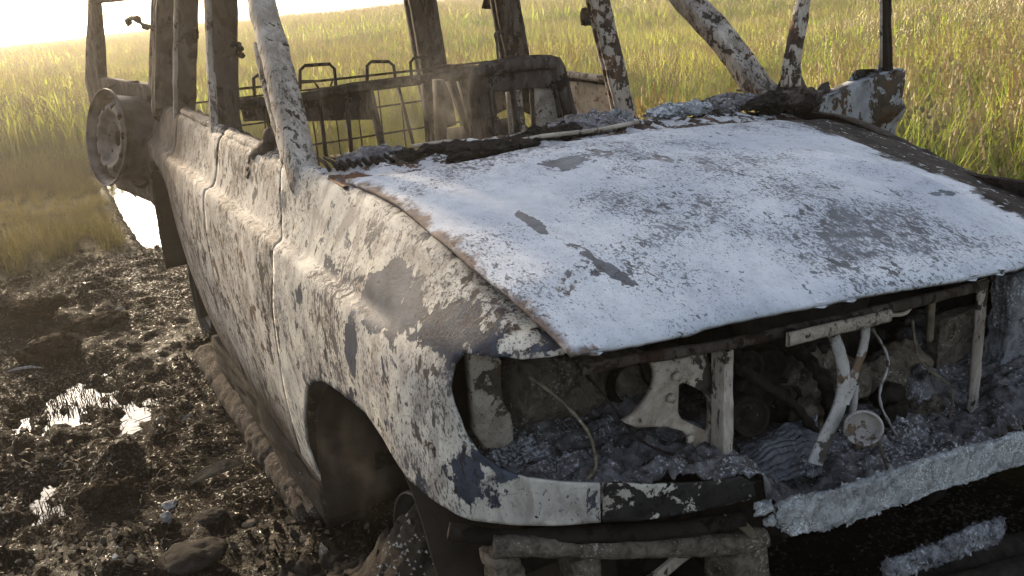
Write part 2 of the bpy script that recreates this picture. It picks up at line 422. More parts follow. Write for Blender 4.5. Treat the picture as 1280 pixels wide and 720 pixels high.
M['fender2'] = burnt('strip_half_charred', (.50, .48, .42), (.035, .032, .03), (.015, .012, .01), patch=.50, patch_sc=22, spots=.57, spot_sc=60, rough=.75, tint=(.30, .27, .23), blobs=[((1.10, -.60, .70), (.12, .10, .045), 0, .12), ((1.18, -.40, .70), (.08, .12, .06), 0, .10)], rust=None, fine=.7, crack=.9, mid_metal=.1)
M['pillar2'] = burnt('pillar_half_ash', (.42, .37, .32), (.075, .055, .045), (.03, .02, .015), patch=.50, patch_sc=20, spots=.60, spot_sc=60, streak=(1, 1, .3), tint=(.32, .27, .23), rust=(.13, .07, .04))
M['cowl'] = burnt('cowl_crust', (.50, .49, .50), (.06, .043, .034), (.03, .02, .015), patch=.49, patch_sc=11, spots=.60, spot_sc=30, tint=(.36, .36, .38), rust=(.12, .06, .035), rough=.8)
M['liner'] = ash_mat('arch_liner_soot', (.020, .015, .012), (.034, .026, .021), (.06, .048, .04), 8, wmask=.7)
M['crust'] = ash_mat('flaking_crust', (.035, .027, .021), (.15, .125, .10), (.38, .34, .29), 28, wmask=.60)
M['ash2'] = ash_mat('blue_ash_pale', (.065, .065, .07), (.21, .21, .225), (.52, .53, .56), 30, wmask=.57)
M['latch'] = burnt('latch_oxide', (.44, .42, .40), (.16, .14, .12), (.05, .04, .035), patch=.56, patch_sc=16, spots=.66, spot_sc=60, tint=(.30, .27, .26), rust=(.18, .12, .08), fine=.4)
M['dryd'] = plain('dark_stalk', (.016, .011, .007))
def rd():
    T = NT('rim_black_burnt'); n = T.noise(T.coords(), 12, 6, .6)
    T.bsdf(T.mix(T.ramp(n, .42, .58), (.02, .016, .013), (.010, .008, .007)), .8, 0., n, .5, .003); return T.m
M['rimdark'] = rd()

# ------------------------------------------------------------------ ground
def mudmask(x, y):
    n = fbm(x * .8, y * .8, 0, 4, .5, 31) * .7
    a = smooth01((x + 4.3 + n) / .8) * smooth01((4.2 - x + n) / .8) * smooth01((y + 4.2 + n) / .8) * smooth01((1.45 - y + n * .6) / .5)
    rut = smooth01((x + 16) / 3) * smooth01((-3.5 - x) / .5) * smooth01(1.5 - np.abs(y + .70 + .02 * (x + 4) + n * .12) / .22)
    return np.maximum(a, rut)

WATER_Z = -.012
def ground_h(x, y):
    x = np.asarray(x, float); y = np.asarray(y, float)
    r = np.hypot(x - 1, y + 1)
    az = np.arctan2(y + 1.4, -(x - 2.2))       # 0 = straight behind the car, + to its left
    slope = .0265 - .012 * smooth01((az + .1) / .5) - .02 * smooth01((az - .6) / .8)
    h = -slope * np.maximum(r - 14, 0) + .25 * fbm(x * .05, y * .05, 0, 3, .5, 3) * smooth01((r - 8) / 20)
    h = h - .09 * np.maximum(r - 62, 0)
    h = h + .10 * fbm(x * .4, y * .4, 0, 3, .5, 9) * smooth01((r - 3.5) / 4) * .5
    m = mudmask(x, y)
    h = h + .05 * (1 - m) * smooth01((7 - r) / 3 + 1) 
    d = .045 * fbm(x * 1.1, y * 1.5, 0, 3, .5, 21) + .022 * fbm(x * 5.5, y * 7, 0, 4, .6, 22, True) + .024 * fbm(x * 16, y * 20, 0, 4, .7, 23)
    # hollows that hold water: a wheel rut behind the car and shallow pools beside it
    rut = smooth01((-3.9 - x) / .6) * smooth01(1.35 - np.abs(y + .70 + .02 * (x + 4)) / .15) * smooth01((x + 13) / 2)
    pool = 1.1 * np.exp(-(((x + 1.72) / .30) ** 2 + ((y + 1.55) / .34) ** 2)) + 1.1 * np.exp(-(((x + .95) / .50) ** 2 + ((y + 1.68) / .32) ** 2)) + .7 * np.exp(-(((x + 1.3) / .5) ** 2 + ((y + 1.2) / .22) ** 2)) + .7 * np.exp(-(((x + .4) / .5) ** 2 + ((y + 2.1) / .4) ** 2))
    under = smooth01((x + 2.8) / .4) * smooth01((1.6 - x) / .4) * smooth01((y + 1.05) / .25) * smooth01((1.2 - y) / .3)
    h = h + m * (d + .035 + .02 * under) - rut * .17 - .041 * pool * m + .075 * np.minimum(pool, 1) * m * fbm(x * 9, y * 15, 0, 4, .7, 29)
    # clods of turned peat
    for cx, cy, r_, hh in ((-3.0, -1.65, .26, .13), (-2.55, -1.95, .22, .12), (-3.15, -1.25, .22, .09), (-1.0, -1.38, .17, .09), (-.35, -1.45, .2, .07), (-3.8, -1.2, .3, .07)):
        h = h + hh * np.exp(-(((x - cx) / r_) ** 2 + ((y - cy) / (r_ * .7)) ** 2)) * (1 + .5 * fbm(x * 12, y * 12, 0, 3, .6, 41))
    return h

def axis(fine0, fine1, step, lo, hi, g=1.11):
    a = list(np.arange(fine0, fine1 + 1e-6, step))
    s = step; v = a[-1]
    while v < hi: s *= g; v += s; a.append(v)
    s = step; v = a[0]; b = []
    while v > lo: s *= g; v -= s; b.append(v)
    return np.array(b[::-1] + a)

GX = axis(-6.5, 1.6, .022, -420, 300); GY = axis(-3.6, 1.5, .022, -320, 420)
X, Y = np.meshgrid(GX, GY, indexing='ij')
Z = ground_h(X, Y)
nx, ny = X.shape
V = np.stack([X.ravel(), Y.ravel(), Z.ravel()], 1)
idx = np.arange(nx * ny).reshape(nx, ny)
F = np.stack([idx[:-1, :-1], idx[1:, :-1], idx[1:, 1:], idx[:-1, 1:]], -1).reshape(-1, 4)
me = bpy.data.meshes.new('ground')
me.vertices.add(len(V)); me.vertices.foreach_set('co', V.ravel())
me.loops.add(F.size); me.loops.foreach_set('vertex_index', F.ravel())
me.polygons.add(len(F)); me.polygons.foreach_set('loop_start', np.arange(len(F)) * 4); me.polygons.foreach_set('loop_total', np.full(len(F), 4))
me.update(); me.validate()
me.polygons.foreach_set('use_smooth', [True] * len(F))
at_ = me.attributes.new('wet', 'FLOAT', 'POINT'); at_.data.foreach_set('value', mudmask(V[:, 0], V[:, 1]))
me.materials.append(M['mud'])
g = bpy.data.objects.new('ground', me); COL.objects.link(g); tag(g, kind='structure', label='black muddy soil around the wreck running out into meadow')
w = mk('standing_water', [(-14, -4.5, WATER_Z), (3, -4.5, WATER_Z), (3, 1.5, WATER_Z), (-14, 1.5, WATER_Z)], [(0, 1, 2, 3)], M['water'], smooth=False)
tag(w, kind='structure')

# ------------------------------------------------------------------ meadow grass (instanced blades)
def clump_mesh(name, n, h, spread, seed, mat, heads=0, width=.0045, lean=.35):
    rnd = random.Random(seed); V = []; F = []; fm = []
    for i in range(n):
        a = rnd.uniform(0, 6.283); r = spread * math.sqrt(rnd.random())
        b = Vector((r * math.cos(a), r * math.sin(a), -.02))
        hh = h * rnd.uniform(.45, 1.1); la = rnd.uniform(0, 6.283); ll = hh * lean * rnd.uniform(.1, 1.5)
        d = Vector((math.cos(la), math.sin(la), 0)); wdir = Vector((-d.y, d.x, 0)) * width * rnd.uniform(.6, 1.5)
        K = 4; k0 = len(V)
        for k in range(K + 1):
            t = k / K
            p = b + Vector((0, 0, 1)) * hh * (t - .12 * t * t * ll / hh) + d * ll * t * t
            wv = wdir * (1 - t ** 1.5 * .95)
            V += [p - wv, p + wv]
        for k in range(K): F.append((k0 + 2 * k, k0 + 2 * k + 1, k0 + 2 * k + 3, k0 + 2 * k + 2)); fm.append(0)
        if rnd.random() < heads:
            tip = p; k0 = len(V)
            for j in range(5):
                q = tip + Vector((rnd.gauss(0, .008), rnd.gauss(0, .008), -.018 * j + .02))
                V += [q + Vector((.008, 0, 0)), q + Vector((-.004, .007, 0)), q + Vector((-.004, -.007, .0)), q + Vector((0, 0, .022))]
                m0 = len(V) - 4
                for f in ((0, 1, 3), (1, 2, 3), (2, 0, 3)): F.append(tuple(m0 + x for x in f)); fm.append(1)
    me = bpy.data.meshes.new(name)
    me.from_pydata([tuple(v) for v in V], [], F); me.materials.append(mat); me.materials.append(M['straw'])
    me.polygons.foreach_set('material_index', fm); me.update()
    o = bpy.data.objects.new(name, me)
    return o

src = bpy.data.collections.new('grass_source')
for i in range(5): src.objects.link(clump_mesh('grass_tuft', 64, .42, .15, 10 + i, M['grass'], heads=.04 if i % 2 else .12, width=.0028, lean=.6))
src_far = bpy.data.collections.new('grass_source_far')
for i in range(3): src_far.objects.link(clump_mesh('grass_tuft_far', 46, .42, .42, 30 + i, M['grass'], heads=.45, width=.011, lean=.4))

def scatter(name, P, S, collection, label, seed=1):
    me = bpy.data.meshes.new(name)
    me.vertices.add(len(P)); me.vertices.foreach_set('co', np.asarray(P, float).ravel()); me.update()
    a = me.attributes.new('tuft_scale', 'FLOAT_VECTOR', 'POINT'); a.data.foreach_set('vector', np.asarray(S, float).ravel())
    o = bpy.data.objects.new(name, me); COL.objects.link(o)
    ng = bpy.data.node_groups.new(name + '_nodes', 'GeometryNodeTree')
    ng.interface.new_socket('Geometry', in_out='INPUT', socket_type='NodeSocketGeometry')
    ng.interface.new_socket('Geometry', in_out='OUTPUT', socket_type='NodeSocketGeometry')
    N = ng.nodes; L = ng.links
    gi = N.new('NodeGroupInput'); go = N.new('NodeGroupOutput')
    iop = N.new('GeometryNodeInstanceOnPoints'); ci = N.new('GeometryNodeCollectionInfo')
    ci.inputs['Collection'].default_value = collection
    ci.inputs['Separate Children'].default_value = True; ci.inputs['Reset Children'].default_value = True
    iop.inputs['Pick Instance'].default_value = True
    rr = N.new('FunctionNodeRandomValue'); rr.data_type = 'FLOAT_VECTOR'
    rr.inputs['Min'].default_value = (-.12, -.12, 0); rr.inputs['Max'].default_value = (.12, .12, 6.283); rr.inputs['Seed'].default_value = seed
    na = N.new('GeometryNodeInputNamedAttribute'); na.data_type = 'FLOAT_VECTOR'; na.inputs['Name'].default_value = 'tuft_scale'
    L.new(gi.outputs[0], iop.inputs['Points']); L.new(ci.outputs[0], iop.inputs['Instance'])
    L.new(rr.outputs[0], iop.inputs['Rotation']); L.new(na.outputs[0], iop.inputs['Scale'])
    L.new(iop.outputs[0], go.inputs[0])
    md = o.modifiers.new('scatter', 'NODES'); md.node_group = ng
    return tag(o, label, 'grass', kind='stuff')

rng = np.random.default_rng(5)
def in_view(x, y, z, pad=160):
    q = (np.stack([x, y, z], -1) - CC) @ CR
    u = 640 + CF * q[:, 0] / q[:, 2]; v = 360 + CF * q[:, 1] / q[:, 2]
    return (q[:, 2] > .3) & (u > -pad * 2) & (u < 1280 + pad * 2) & (v < 720 + pad * 2)

def field_points(r0, r1, dens):
    cx, cy = 2.2, -1.4
    a0, a1 = math.radians(70), math.radians(238)      # directions the photo (and a step aside) can see
    n = int(dens * (a1 - a0) / 2 * (r1 * r1 - r0 * r0))
    r = np.sqrt(rng.uniform(r0 * r0, r1 * r1, n)); a = rng.uniform(a0, a1, n)
    x = cx + r * np.cos(a); y = cy + r * np.sin(a)
    m = mudmask(x, y)
    keep = (rng.random(n) > smooth01(m * 1.6)) & (fbm(x * .9, y * .9, 0, 3, .5, 71) > -.55)
    body = (x > -2.9) & (x < 1.5) & (np.abs(y) < 1.15)
    keep &= ~body
    x, y, r = x[keep], y[keep], r[keep]
    return x, y, ground_h(x, y), r
pts = []; 
x, y, z, r = field_points(2.5, 11, 85)
s = .55 + .9 * smooth01(fbm(x * .5, y * .5, 0, 3, .5, 77) + .6)
low = smooth01((np.hypot(x + 5.0, y + 2.6) - 1.5) / 4.5)
s = s * (.35 + .8 * low)
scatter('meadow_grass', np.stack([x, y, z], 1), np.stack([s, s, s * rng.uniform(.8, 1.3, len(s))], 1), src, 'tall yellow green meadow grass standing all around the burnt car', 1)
x, y, z, r = field_points(11, 26, 13)
s = .9 + .7 * smooth01(fbm(x * .3, y * .3, 0, 3, .5, 78) + .5)
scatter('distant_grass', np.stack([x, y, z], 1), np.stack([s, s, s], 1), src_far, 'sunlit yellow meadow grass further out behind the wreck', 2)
x, y, z, r = field_points(26, 75, 3.2)
s = 1.3 + .5 * smooth01(fbm(x * .2, y * .2, 0, 3, .5, 79) + .5)
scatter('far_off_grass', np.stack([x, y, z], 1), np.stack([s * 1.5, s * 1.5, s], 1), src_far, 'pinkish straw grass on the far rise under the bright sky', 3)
# ================================================================== THE WRECK
car = empty('burned_out_car', (-.75, 0, 0), 'burned out four wheel drive car with ash white hood and open doors in black mud', 'car')

# ---- body side surface (right side; the left one is its mirror): stations of nine section rows
def side_rows(x, top, wide=0.0, dz=0.0):
    t0, z0 = top
    return [(x, -t0, z0), (x, -(t0 + .05), z0 - .012), (x, -(.865 + wide), 1.035), (x, -(.886 + wide), .988), (x, -(.918 + wide), .972),
            (x, -(.933 + wide), .85), (x, -(.933 + wide), .68), (x, -(.922 + wide), .47), (x, -(.885 + wide), .23)]
ST = [side_rows(-2.68, (.74, 1.14), -.05), side_rows(-2.25, (.77, 1.15), -.015), side_rows(-1.4, (.785, 1.155)), side_rows(-.6, (.785, 1.16)), side_rows(-.1, (.775, 1.172)),
      side_rows(.3, (.75, 1.165)), [(.6, -.75, 1.15), (.6, -.80, 1.14), (.6, -.867, 1.04), (.6, -.890, .992), (.6, -.919, .970), (.6, -.934, .86), (.6, -.935, .72), (.6, -.926, .55), (.6, -.89, .27)],
      [(.8, -.745, 1.125), (.8, -.80, 1.115), (.8, -.865, 1.045), (.8, -.895, 1.00), (.8, -.918, .955), (.8, -.933, .87), (.8, -.935, .75), (.8, -.93, .6), (.8, -.90, .3)],
      [(.94, -.745, 1.09), (.95, -.80, 1.082), (.95, -.862, 1.03), (.95, -.88, .99), (.95, -.898, .95), (.95, -.905, .87), (.95, -.912, .75), (.95, -.905, .6), (.94, -.88, .35)],
      [(1.01, -.745, 1.07), (1.03, -.795, 1.063), (1.035, -.838, 1.028), (1.03, -.852, .99), (1.022, -.862, .95), (1.018, -.86, .87), (1.015, -.864, .75), (1.0, -.86, .6), (.98, -.84, .35)],
      [(1.08, -.735, 1.05), (1.12, -.77, 1.043), (1.115, -.785, 1.02), (1.105, -.79, .985), (1.09, -.79, .95), (1.078, -.78, .87), (1.068, -.785, .75), (1.06, -.775, .6), (1.04, -.76, .35)],
      [(1.13, -.64, 1.05), (1.17, -.66, 1.04), (1.16, -.66, 1.02), (1.15, -.66, .985), (1.14, -.66, .95), (1.125, -.665, .87), (1.12, -.665, .75), (1.11, -.66, .6), (1.09, -.65, .35)],
      [(1.18, -.46, 1.05), (1.23, -.46, 1.04), (1.22, -.46, 1.02), (1.22, -.46, .985), (1.21, -.46, .95), (1.205, -.46, .87), (1.20, -.46, .75), (1.19, -.46, .6), (1.17, -.45, .35)],
      [(1.23, -.22, 1.05), (1.28, -.22, 1.04), (1.27, -.22, 1.02), (1.27, -.22, .985), (1.26, -.22, .95), (1.26, -.22, .87), (1.25, -.22, .75), (1.24, -.22, .6), (1.22, -.22, .35)],
      [(1.24, 0, 1.05), (1.30, 0, 1.04), (1.29, 0, 1.02), (1.29, 0, .985), (1.28, 0, .95), (1.28, 0, .87), (1.27, 0, .75), (1.26, 0, .6), (1.24, 0, .35)]]
STA = np.array(ST, float)
NU, NVr = STA.shape[0] - 1, STA.shape[1] - 1
def _cr(P, t):
    """Catmull-Rom along axis 0 of P at parameters t (one per item)"""
    L = P.shape[0] - 1
    k = np.clip(np.floor(t).astype(int), 0, L - 1); f = (t - k)
    Pm = np.concatenate([2 * P[:1] - P[1:2], P, 2 * P[-1:] - P[-2:-1]], 0)
    return k, f, Pm
def S(u, v):
    u = np.atleast_1d(np.asarray(u, float)); v = np.atleast_1d(np.asarray(v, float))
    ku, fu, Pu = _cr(STA, u)
    def cr4(a, b, c, d, f): return .5 * (2 * b + (c - a) * f + (2 * a - 5 * b + 4 * c - d) * f * f + (3 * b - a - 3 * c + d) * f ** 3)
    rows = cr4(Pu[ku], Pu[ku + 1], Pu[ku + 2], Pu[ku + 3], fu[:, None, None])      # n x rows x 3
    rp = np.concatenate([2 * rows[:, :1] - rows[:, 1:2], rows, 2 * rows[:, -1:] - rows[:, -2:-1]], 1)
    kv = np.clip(np.floor(v).astype(int), 0, NVr - 1); fv = (v - kv)[:, None]; n = np.arange(len(u))
    return cr4(rp[n, kv], rp[n, kv + 1], rp[n, kv + 2], rp[n, kv + 3], fv)
SU = np.concatenate([[0], np.cumsum(np.linalg.norm(np.diff(STA[:, 5], axis=0), axis=1))])
SV = np.concatenate([[0], np.cumsum(np.linalg.norm(np.diff(STA[5], axis=0), axis=1))])
gu, gv = np.meshgrid(np.linspace(0, NU, NU * 12 + 1), np.linspace(0, NVr, NVr * 8 + 1), indexing='ij')
GP = S(gu.ravel(), gv.ravel()); nA, nB = gu.shape
_F = [(i * nB + j, (i + 1) * nB + j, (i + 1) * nB + j + 1, i * nB + j + 1) for i in range(nA - 1) for j in range(nB - 1)]
TREE = BVHTree.FromPolygons([tuple(p) for p in GP], _F)
def near_uv(p):
    d = np.linalg.norm(GP - np.array(tuple(p)), axis=1); i = int(np.argmin(d))
    u, v = gu.ravel()[i], gv.ravel()[i]
    for _ in range(3):          # refine
        for s_ in (.06, .02, .006):
            c = [(u + a * s_, v + b * s_) for a in (-2, -1, 0, 1, 2) for b in (-2, -1, 0, 1, 2)]
            cu = np.clip([q[0] for q in c], 0, NU); cv = np.clip([q[1] for q in c], 0, NVr)
            e = np.linalg.norm(S(cu, cv) - np.array(tuple(p)), axis=1); k = int(np.argmin(e)); u, v = cu[k], cv[k]
    return u, v
def px_uv(px, py):
    d = Vector(ray(px, py)).normalized()
    h = TREE.ray_cast(Vector(CC), d)
    if h[0] is None: h = TREE.find_nearest(Vector(at(px, py, y=-.93)))
    return near_uv(h[0])
def xz_uv(x, z):
    h = TREE.ray_cast(Vector((x, -4, z)), Vector((0, 1, 0)))
    if h[0] is None: h = TREE.find_nearest(Vector((x, -.93, z)))
    return near_uv(h[0])
def uv2m(q): return (float(np.interp(q[0], range(NU + 1), SU)), float(np.interp(q[1], range(NVr + 1), SV)))
def m2uv(A): return np.interp(A[:, 0], SU, range(NU + 1)), np.interp(A[:, 1], SV, range(NVr + 1))

def inside(poly, x, y):
    r = np.zeros(len(x), bool); n = len(poly)
    for i in range(n):
        x0, y0 = poly[i]; x1, y1 = poly[(i + 1) % n]
        if y0 == y1: continue
        c = ((y0 > y) != (y1 > y)) & (x < (x1 - x0) * (y - y0) / (y1 - y0) + x0)
        r ^= c
    return r

def densify(poly, step):
    out = []
    n = len(poly)
    for i in range(n):
        a = np.array(poly[i]); b = np.array(poly[(i + 1) % n]); k = max(1, int(np.linalg.norm(b - a) / step))
        out += [tuple(a + (b - a) * j / k) for j in range(k)]
    return out

def smooth_poly(poly, it=1, keep=()):
    """round the corners of an outline (Chaikin), except the ones named in keep"""
    for _ in range(it):
        out = []; nk = set(); n = len(poly)
        for i in range(n):
            p = poly[i]
            if i in keep: nk.add(len(out)); out.append(p); continue
            a, b = poly[i - 1], poly[(i + 1) % n]
            out.append((p[0] * .75 + a[0] * .25, p[1] * .75 + a[1] * .25)); out.append((p[0] * .75 + b[0] * .25, p[1] * .75 + b[1] * .25))
        poly, keep = out, nk
    return poly

def fill2d(poly, step, holes=(), jit=.25, seed=1):
    """triangles with an even spread of inner points inside an outline"""
    P = densify(poly, step); H = [densify(h, step) for h in holes]
    A = np.array(P); lo, hi = A.min(0), A.max(0)
    gx, gy = np.meshgrid(np.arange(lo[0], hi[0], step), np.arange(lo[1], hi[1], step), indexing='ij')
    rg = np.random.default_rng(seed)
    q = np.stack([gx.ravel(), gy.ravel()], 1) + rg.uniform(-jit, jit, (gx.size, 2)) * step
    k = inside(P, q[:, 0], q[:, 1])
    for h in H: k &= ~inside(h, q[:, 0], q[:, 1])
    q = q[k]
    B = np.array(P + [p for h in H for p in h])
    if len(q):
        dm = np.min(np.linalg.norm(q[:, None] - B[None], axis=2), axis=1); q = q[dm > step * .45]
    pts = [Vector(p) for p in P]; edges = [(i, (i + 1) % len(P)) for i in range(len(P))]
    for h in H:
        o = len(pts); pts += [Vector(p) for p in h]; edges += [(o + i, o + (i + 1) % len(h)) for i in range(len(h))]
    pts += [Vector(p) for p in q]
    vo, eo, fo = delaunay_2d_cdt(pts, edges, [], 0, 1e-5)[:3]
    W = np.array([tuple(v) for v in vo]); T = np.array([f for f in fo if len(f) == 3])
    c = W[T].mean(1)
    k = inside(P, c[:, 0], c[:, 1])
    for h in H: k &= ~inside(h, c[:, 0], c[:, 1])
    return W, T[k]

def panel(name, uvs, mat, parent=None, step=.016, holes=(), mirror=False, thick=.006, dent=.003, dsc=4, offset=0., seed=0, rnd=0, keep=(), micro=.0008):
    poly = [uv2m(q) for q in uvs]
    if rnd: poly = smooth_poly(poly, rnd, set(keep))
    W, T = fill2d(poly, step, [smooth_poly([uv2m(q) for q in h], 1) for h in holes])
    u, v = m2uv(W)
    P0 = S(u, v)
    e = .02
    n = np.cross(S(np.clip(u + e, 0, NU), v) - S(np.clip(u - e, 0, NU), v), S(u, np.clip(v + e, 0, NVr)) - S(u, np.clip(v - e, 0, NVr)))
    n /= np.maximum(np.linalg.norm(n, axis=1, keepdims=True), 1e-9)
    n *= np.sign(-(n[:, 1:2]) + .3 * n[:, 0:1])      # outwards
    d = fbm(P0[:, 0] * dsc, P0[:, 1] * dsc, P0[:, 2] * dsc, 3, .5, seed) * dent + fbm(P0[:, 0] * 40, P0[:, 1] * 40, P0[:, 2] * 40, 2, .5, seed + 9) * micro + offset
    P1 = P0 + n * d[:, None]
    if mirror:
        P1 = P1 * np.array([1, -1, 1])
        P1[:, 2] -= (.035 + .085 * smooth01((P1[:, 0] - .25) / .6)) * smooth01((P1[:, 0] + .05) / .2)
    a, b, c = P1[T[:, 0]], P1[T[:, 1]], P1[T[:, 2]]
    fn = np.cross(b - a, c - a)
    nn = n[T[:, 0]] * (np.array([1, -1, 1]) if mirror else 1)
    if np.sum(fn * nn) < 0: T = T[:, ::-1]
    return mk(name, P1, T.tolist(), mat, parent, solid=thick)

# ---- front wing: outline read off the photo where it meets the door, the wheel arch and the lamp opening
seam_px = [(352, 212), (351, 250), (347, 305), (342, 345), (341, 380), (346, 425), (353, 470), (363, 517), (377, 569), (388, 612)]
arch_px = [(397, 592), (385, 560), (380, 520), (383, 484), (390, 477), (402, 476), (413, 482), (425, 491), (455, 515), (477, 547), (490, 570), (510, 600), (535, 620), (560, 636)]
low_px = [(590, 650), (640, 656), (700, 657), (751, 653)]
lamp_px = [(750, 605), (700, 603), (660, 598), (625, 586), (600, 568), (580, 540), (567, 508), (562, 480), (567, 455), (580, 440)]
nose_px = [(610, 446), (650, 449), (685, 447), (704, 441)]
seam_uv = [px_uv(*p) for p in seam_px]; arch_uv = [px_uv(*p) for p in arch_px]; low_uv = [px_uv(*p) for p in low_px]
lamp_uv = [px_uv(*p) for p in lamp_px]; nose_uv = [px_uv(*p) for p in nose_px]
print('lamp', [tuple(S(*q)[0].round(2)) for q in lamp_uv]); print('arch', [tuple(S(*q)[0].round(2)) for q in arch_uv]); print('nose', [tuple(S(*q)[0].round(2)) for q in nose_uv])
print('low', [tuple(S(*q)[0].round(2)) for q in low_uv])
wing = [(seam_uv[0][0], .0)] + seam_uv + [(seam_uv[-1][0] + .10, min(seam_uv[-1][1] + .15, 8))] + arch_uv + low_uv + lamp_uv + nose_uv + [(10.2, 0.0)]
SP_F = [((.70, -.9, 1.02), (.24, .3, .085), 0.25), ((.50, -.9, .985), (.10, .3, .06), .1), ((.93, -.85, 1.03), (.12, .3, .035), .5), ((.80, -.9, .88), (.035, .3, .06), 0), ((.62, -.9, 1.08), (.1, .3, .03), .6)]
fender = panel('front_fender', wing, M['fender'], car, step=.013, dent=.0028, dsc=4, seed=3, micro=.0003)
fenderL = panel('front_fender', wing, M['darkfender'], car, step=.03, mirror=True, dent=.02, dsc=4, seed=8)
fenderL['label'] = 'blackened far side front fender'
# lower strip below the grille opening, charred and broken off at its inner end
st = [px_uv(*p) for p in [(754, 605), (820, 606), (880, 603), (925, 596), (940, 604), (946, 622), (925, 628), (860, 641), (800, 650), (754, 653)]]
strip = panel('bumper_filler_panel', st, M['fender2'], car, step=.011, dent=.006, dsc=8, seed=5)
stL = [(a, b) for a, b in st]
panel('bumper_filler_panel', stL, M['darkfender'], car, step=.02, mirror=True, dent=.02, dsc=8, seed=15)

# ---- doors and rear quarter
def xz(l): return [xz_uv(x, z) for x, z in l]
s_up = [(q[0] - .020, q[1]) for q in seam_uv]
doorR_uv = [(s_up[0][0], .25)] + s_up + xz([(-.12, .24), (-.5, .245), (-.9, .25), (-.93, .45), (-.92, .75), (-.92, .98)]) + [(xz_uv(-.92, 1.1)[0], .25)]
dR = panel('front_door', doorR_uv, M['side'], car, step=.014, dent=.003, dsc=4, seed=6, micro=.0003)
rear_low = xz([(-.945, .25), (-1.30, .29), (-1.44, .42), (-1.56, .55), (-1.66, .70), (-1.72, .84), (-1.73, 1.0)])
doorRR_uv = [(xz_uv(-.935, 1.1)[0], .25)] + xz([(-.935, .98), (-.935, .75), (-.945, .45)]) + rear_low + [(xz_uv(-1.73, 1.1)[0], .25)]
dRR = panel('rear_door', doorRR_uv, M['side'], car, step=.018, dent=.004, dsc=4, seed=7, micro=.0003)
q_uv = [(xz_uv(-1.745, 1.1)[0], .25)] + xz([(-1.745, 1.0), (-1.735, .84), (-1.85, .90), (-2.05, .93), (-2.25, .87), (-2.4, .72), (-2.48, .55), (-2.64, .52), (-2.66, .8)]) + [(.02, .25)]
qR = panel('rear_quarter_panel', q_uv, M['brown'], car, step=.022, dent=.012, dsc=5, seed=9)
panel('rear_quarter_panel', q_uv, M['brown'], car, step=.03, dent=.012, dsc=5, seed=19, mirror=True)
# far rear door: seen from inside, light scorched inner panel
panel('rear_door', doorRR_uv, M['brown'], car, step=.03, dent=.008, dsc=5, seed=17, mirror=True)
inner = MB()
for y in (1,):
    inner.box((-1.34, .84, .88), (.72, .02, .48))
iv = rough_mesh('inner_door_panel', inner.V, inner.F, M['beige'], car, amp=.006, sc=9, cuts=16, seed=3)
for c_, z_ in (((-1.42, .823, .92), (.14, .012, .16)), ((-1.12, .823, .86), (.10, .012, .2))):
    hb = MB(); hb.box(c_, z_); hb.build('panel_opening', M['dark'], iv, smooth=False)
# door windows sills: rolled top edge of each door
for nm, x0, x1, par, mt in (('window_sill', -.11, -.91, dR, 'side'), ('window_sill', -.95, -1.72, dRR, 'side'), ):
    b_ = MB(); b_.tube([(x0 + (x1 - x0) * k / 12, -.80 + .004 * math.sin(k * 2.1), 1.158 + .003 * math.sin(k * 1.7)) for k in range(13)], .016, 8, flat=1.6)
    b_.build(nm, M[mt], par)
    b_ = MB(); b_.tube([(x0 + (x1 - x0) * k / 12, -.755 + .006 * math.sin(k * 1.1), 1.145 + .004 * math.sin(k * 2.3)) for k in range(13)], .012, 6)
    b_.build('window_channel', M['brown'], par)
b_ = MB(); b_.tube([(-.95 - .8 * k / 12, .80, 1.155) for k in range(13)], .016, 8, flat=1.5); b_.build('window_sill', M['pillar'], car)
# sills under the doors
for sgn, mt in ((-1, 'ashd'), (1, 'dark')):
    V = []; F = []
    sb = MB(); sb.box((-.75, sgn * .845, .20), (1.5, .11, .11))
    rough_mesh('rocker_sill', sb.V, sb.F, M[mt], car, amp=.012, sc=9, cuts=24, seed=4, amp2=.006)

# ---- hood
def hood_z(x, y):
    b = np.interp(x, [-.1, .1, .5, .8, 1.0, 1.12, 1.24, 1.34], [1.172, 1.168, 1.153, 1.128, 1.095, 1.062, 1.025, .995])
    r = b + .037 * (1 - (y / .78) ** 2) - .026 * y - .035 * np.clip(y / .8, 0, 1) ** 2 - .068 * smooth01((y - .1) / .65) * smooth01((x - .25) / .6)
    # pressed ridge a third of the way in, on both sides
    for s_ in (-1, 1):
        c = .50 + .10 * (x - .3)
        r = r + .006 * smooth01((c - s_ * y + .0) / .05) * smooth01((x - .2) / .3)
    return r
hood_front = [(1.178, -.783), (1.203, -.672), (1.228, -.532), (1.253, -.384), (1.275, -.22), (1.297, -.05), (1.308, .107), (1.30, .28), (1.275, .45), (1.235, .6), (1.17, .76)]
hood_left = [(1.05, .785), (.85, .79), (.55, .79), (.3, .78), (.2, .76)]
hood_rear = [(.27, .62), (.33, .33), (.35, .12), (.325, -.08), (.312, -.29), (.312, -.46), (.28, -.62), (.204, -.785)]
hood_right = [(.38, -.777), (.52, -.778), (.66, -.786), (.79, -.794), (.88, -.796), (.966, -.793), (1.036, -.789), (1.084, -.787), (1.133, -.783)]
hp = hood_front + hood_left + hood_rear + hood_right
W, T = fill2d(hp, .014)
dn = fbm(W[:, 0] * 3, W[:, 1] * 3, 0, 3, .5, 91) * .007 + fbm(W[:, 0] * 10, W[:, 1] * 10, 0, 3, .5, 92) * .0012
# distance to the outline rolls the edge down a little
A = np.array(densify(hp, .02)); dd = np.min(np.linalg.norm(W[:, None] - A[None], axis=2), axis=1)
z = hood_z(W[:, 0], W[:, 1]) + dn - .008 * (1 - smooth01(dd / .03))
